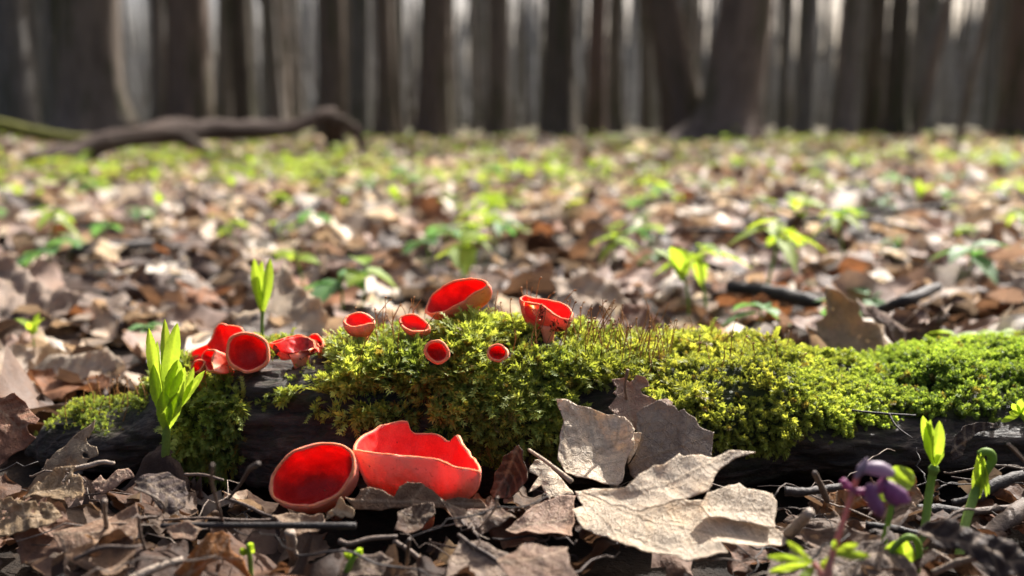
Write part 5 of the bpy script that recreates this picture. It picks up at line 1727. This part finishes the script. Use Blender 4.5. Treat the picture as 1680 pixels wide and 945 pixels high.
SEED = [('low green seedling with spreading oval leaves', seedling_template(0, 5, .035, .030, .015, 'spread')),
        ('bright seedling with three drooping leaflets', seedling_template(1, 3, .045, .034, .022, 'spread')),
        ('yellow-green seedling with many narrow leaflets', seedling_template(2, 7, .05, .030, .010, 'spread')),
        ('bluish green seedling with broad leaves', seedling_template(3, 4, .03, .032, .020, 'spread')),
        ('upright spear of young green leaves', seedling_template(4, 4, .04, .040, .012, 'up')),
        ('dense little green rosette', seedling_template(5, 8, .028, .024, .012, 'spread'))]


def seedling(x, y, ti, s, label=None, group=None):
    nm, (st, lv_) = SEED[ti]
    z = float(ground_z(np.array([x]), np.array([y]))[0]) + .01
    t = thing('seedling', (x, y, z), label or f'{nm} growing out of the dead leaves behind the log', 'seedling', None if label and not group else (group or f'{nm}, behind the log'))
    t.rotation_euler = (random.gauss(0, .12), random.gauss(0, .12), random.uniform(0, 6.28))
    t.scale = (s, s, s)
    for nm2, me in [('stem', st)] + [('leaf', q) for q in lv_]:
        o = bpy.data.objects.new(nm2, me)
        C.objects.link(o)
        o.parent = t
    return t


def seed_px(px_, py_, ti, s, label):
    p = G(px_, py_, .01)
    seedling(p.x, p.y, ti, s * .8, label)


seed_px(1130, 520, 4, 1.25, 'tall leafy seedling standing between the black-scarred cup and the tan leaf on edge')
seed_px(1165, 515, 2, 1.3, 'many-leaved seedling beside the tall leafy seedling')
seed_px(1250, 480, 2, 1.5, 'bluish drooping seedling above the long dark twig')
seed_px(1240, 545, 0, .9, 'low seedling with pale tips just behind the moss crest')
seed_px(1370, 525, 0, .7, 'small seedling behind the top of the tan leaf on edge')
seed_px(1420, 505, 3, .9, 'flat bluish seedling beyond the tan leaf on edge')
seed_px(1560, 600, 5, 1.0, 'dense green rosette behind the bright moss beside the dark boat-shaped leaf')
seed_px(1640, 598, 5, .9, 'green rosette half hidden behind the far bright moss')
seed_px(1590, 465, 0, 1.3, 'yellow-green seedling in front of the dusty leaf')
seed_px(560, 500, 3, 1.25, 'pale bluish seedling behind the small round cup')
seed_px(590, 500, 1, 1.0, 'seedling with yellow-green leaflets behind the small round cup')
seed_px(500, 470, 1, .9, 'yellowish seedling beside the standing cream leaf')
seed_px(760, 470, 1, 1.2, 'bright yellow-green seedling behind the wide tilted cup')
seed_px(725, 412, 0, 1.2, 'leafy green tuft above the wide tilted cup')
seed_px(85, 450, 3, 1.3, 'dark bluish green leaf pair behind the large greyish leaf')
seed_px(60, 580, 4, .6, 'single upright green blade behind the pale arched leaf')
seed_px(235, 548, 0, .5, 'tiny yellow-green leaf behind the bright sprout')
seed_px(312, 545, 0, .5, 'tiny round green leaf behind the cluster of cups')
seed_px(1005, 440, 2, 1.0, 'thin-leaved seedling beyond the crest of the moss')
seed_px(1325, 385, 1, 1.3, 'bright seedling beyond the long dark twig')
seed_px(1390, 425, 2, 1.3, 'broad yellow-green tuft beyond the tan leaf on edge')
srand = random.Random(3)
for k in range(285):
    y = .85 + 3.4 * srand.random() ** .9
    x = srand.uniform(-.56, .56) * y
    seedling(x, y, srand.randrange(6), srand.uniform(.5, 1.05))

# green ground plants further off, past counting
gv, gf, gc, o_ = [], [], [], 0
gr = np.random.default_rng(9)
N = 10500
GYS = np.where(np.arange(N) % 6 == 0, gr.uniform(.95, 4.5, N), np.sqrt(gr.uniform(1.3 ** 2, 13 ** 2, N)))
GXS = gr.uniform(-1, 1, N) * (.60 * GYS + np.minimum(1.5, .3 * GYS))
o1_ = np.zeros(N)
GDN = vnoise(np.stack([GXS * 1.3, GYS * 1.1, o1_], 1), 5) + .5 * vnoise(np.stack([GXS * 3.3, GYS * 3.1, o1_], 1), 6)
GGZ = ground_z(GXS, GYS)
for x, y, dn_, g in zip(GXS.tolist(), GYS.tolist(), GDN.tolist(), GGZ.tolist()):
    if dn_ < gr.uniform(-.35, .15): continue
    h = gr.uniform(.010, .038) * (1 + .8 * max(0, dn_)) * (1.9 if gr.random() < .05 else 1)
    c = np.array([.16, .25, .045]) * gr.uniform(.55, 1.3) + np.array([.07, .02, 0]) * gr.random()
    for q in range(int(gr.integers(3, 6))):
        a = gr.uniform(0, 6.28)
        L_ = gr.uniform(.025, .05) * (.75 if y < 2.5 else 1)
        dv = np.array([math.cos(a), math.sin(a), gr.uniform(-.15, .6)])
        sd_ = np.array([-math.sin(a), math.cos(a), 0]) * L_ * .32
        p = np.array([x, y, g + h])
        gv += [p, p + dv * L_ * .5 + sd_, p + dv * L_ + np.array([0, 0, -.2 * L_]), p + dv * L_ * .5 - sd_]
        gf.append((o_, o_ + 1, o_ + 2, o_ + 3))
        gc += [c] * 4
        o_ += 4
tag(obj('ground_plants', mesh_np('ground_plants', np.array(gv), np.array(gf), smooth=False, attrs={'tint': np.array(gc)}, mats=[MAT_GTINT])),
    'yellow-green spring plants carpeting the clearing up to the wood', 'ground cover', kind='stuff')
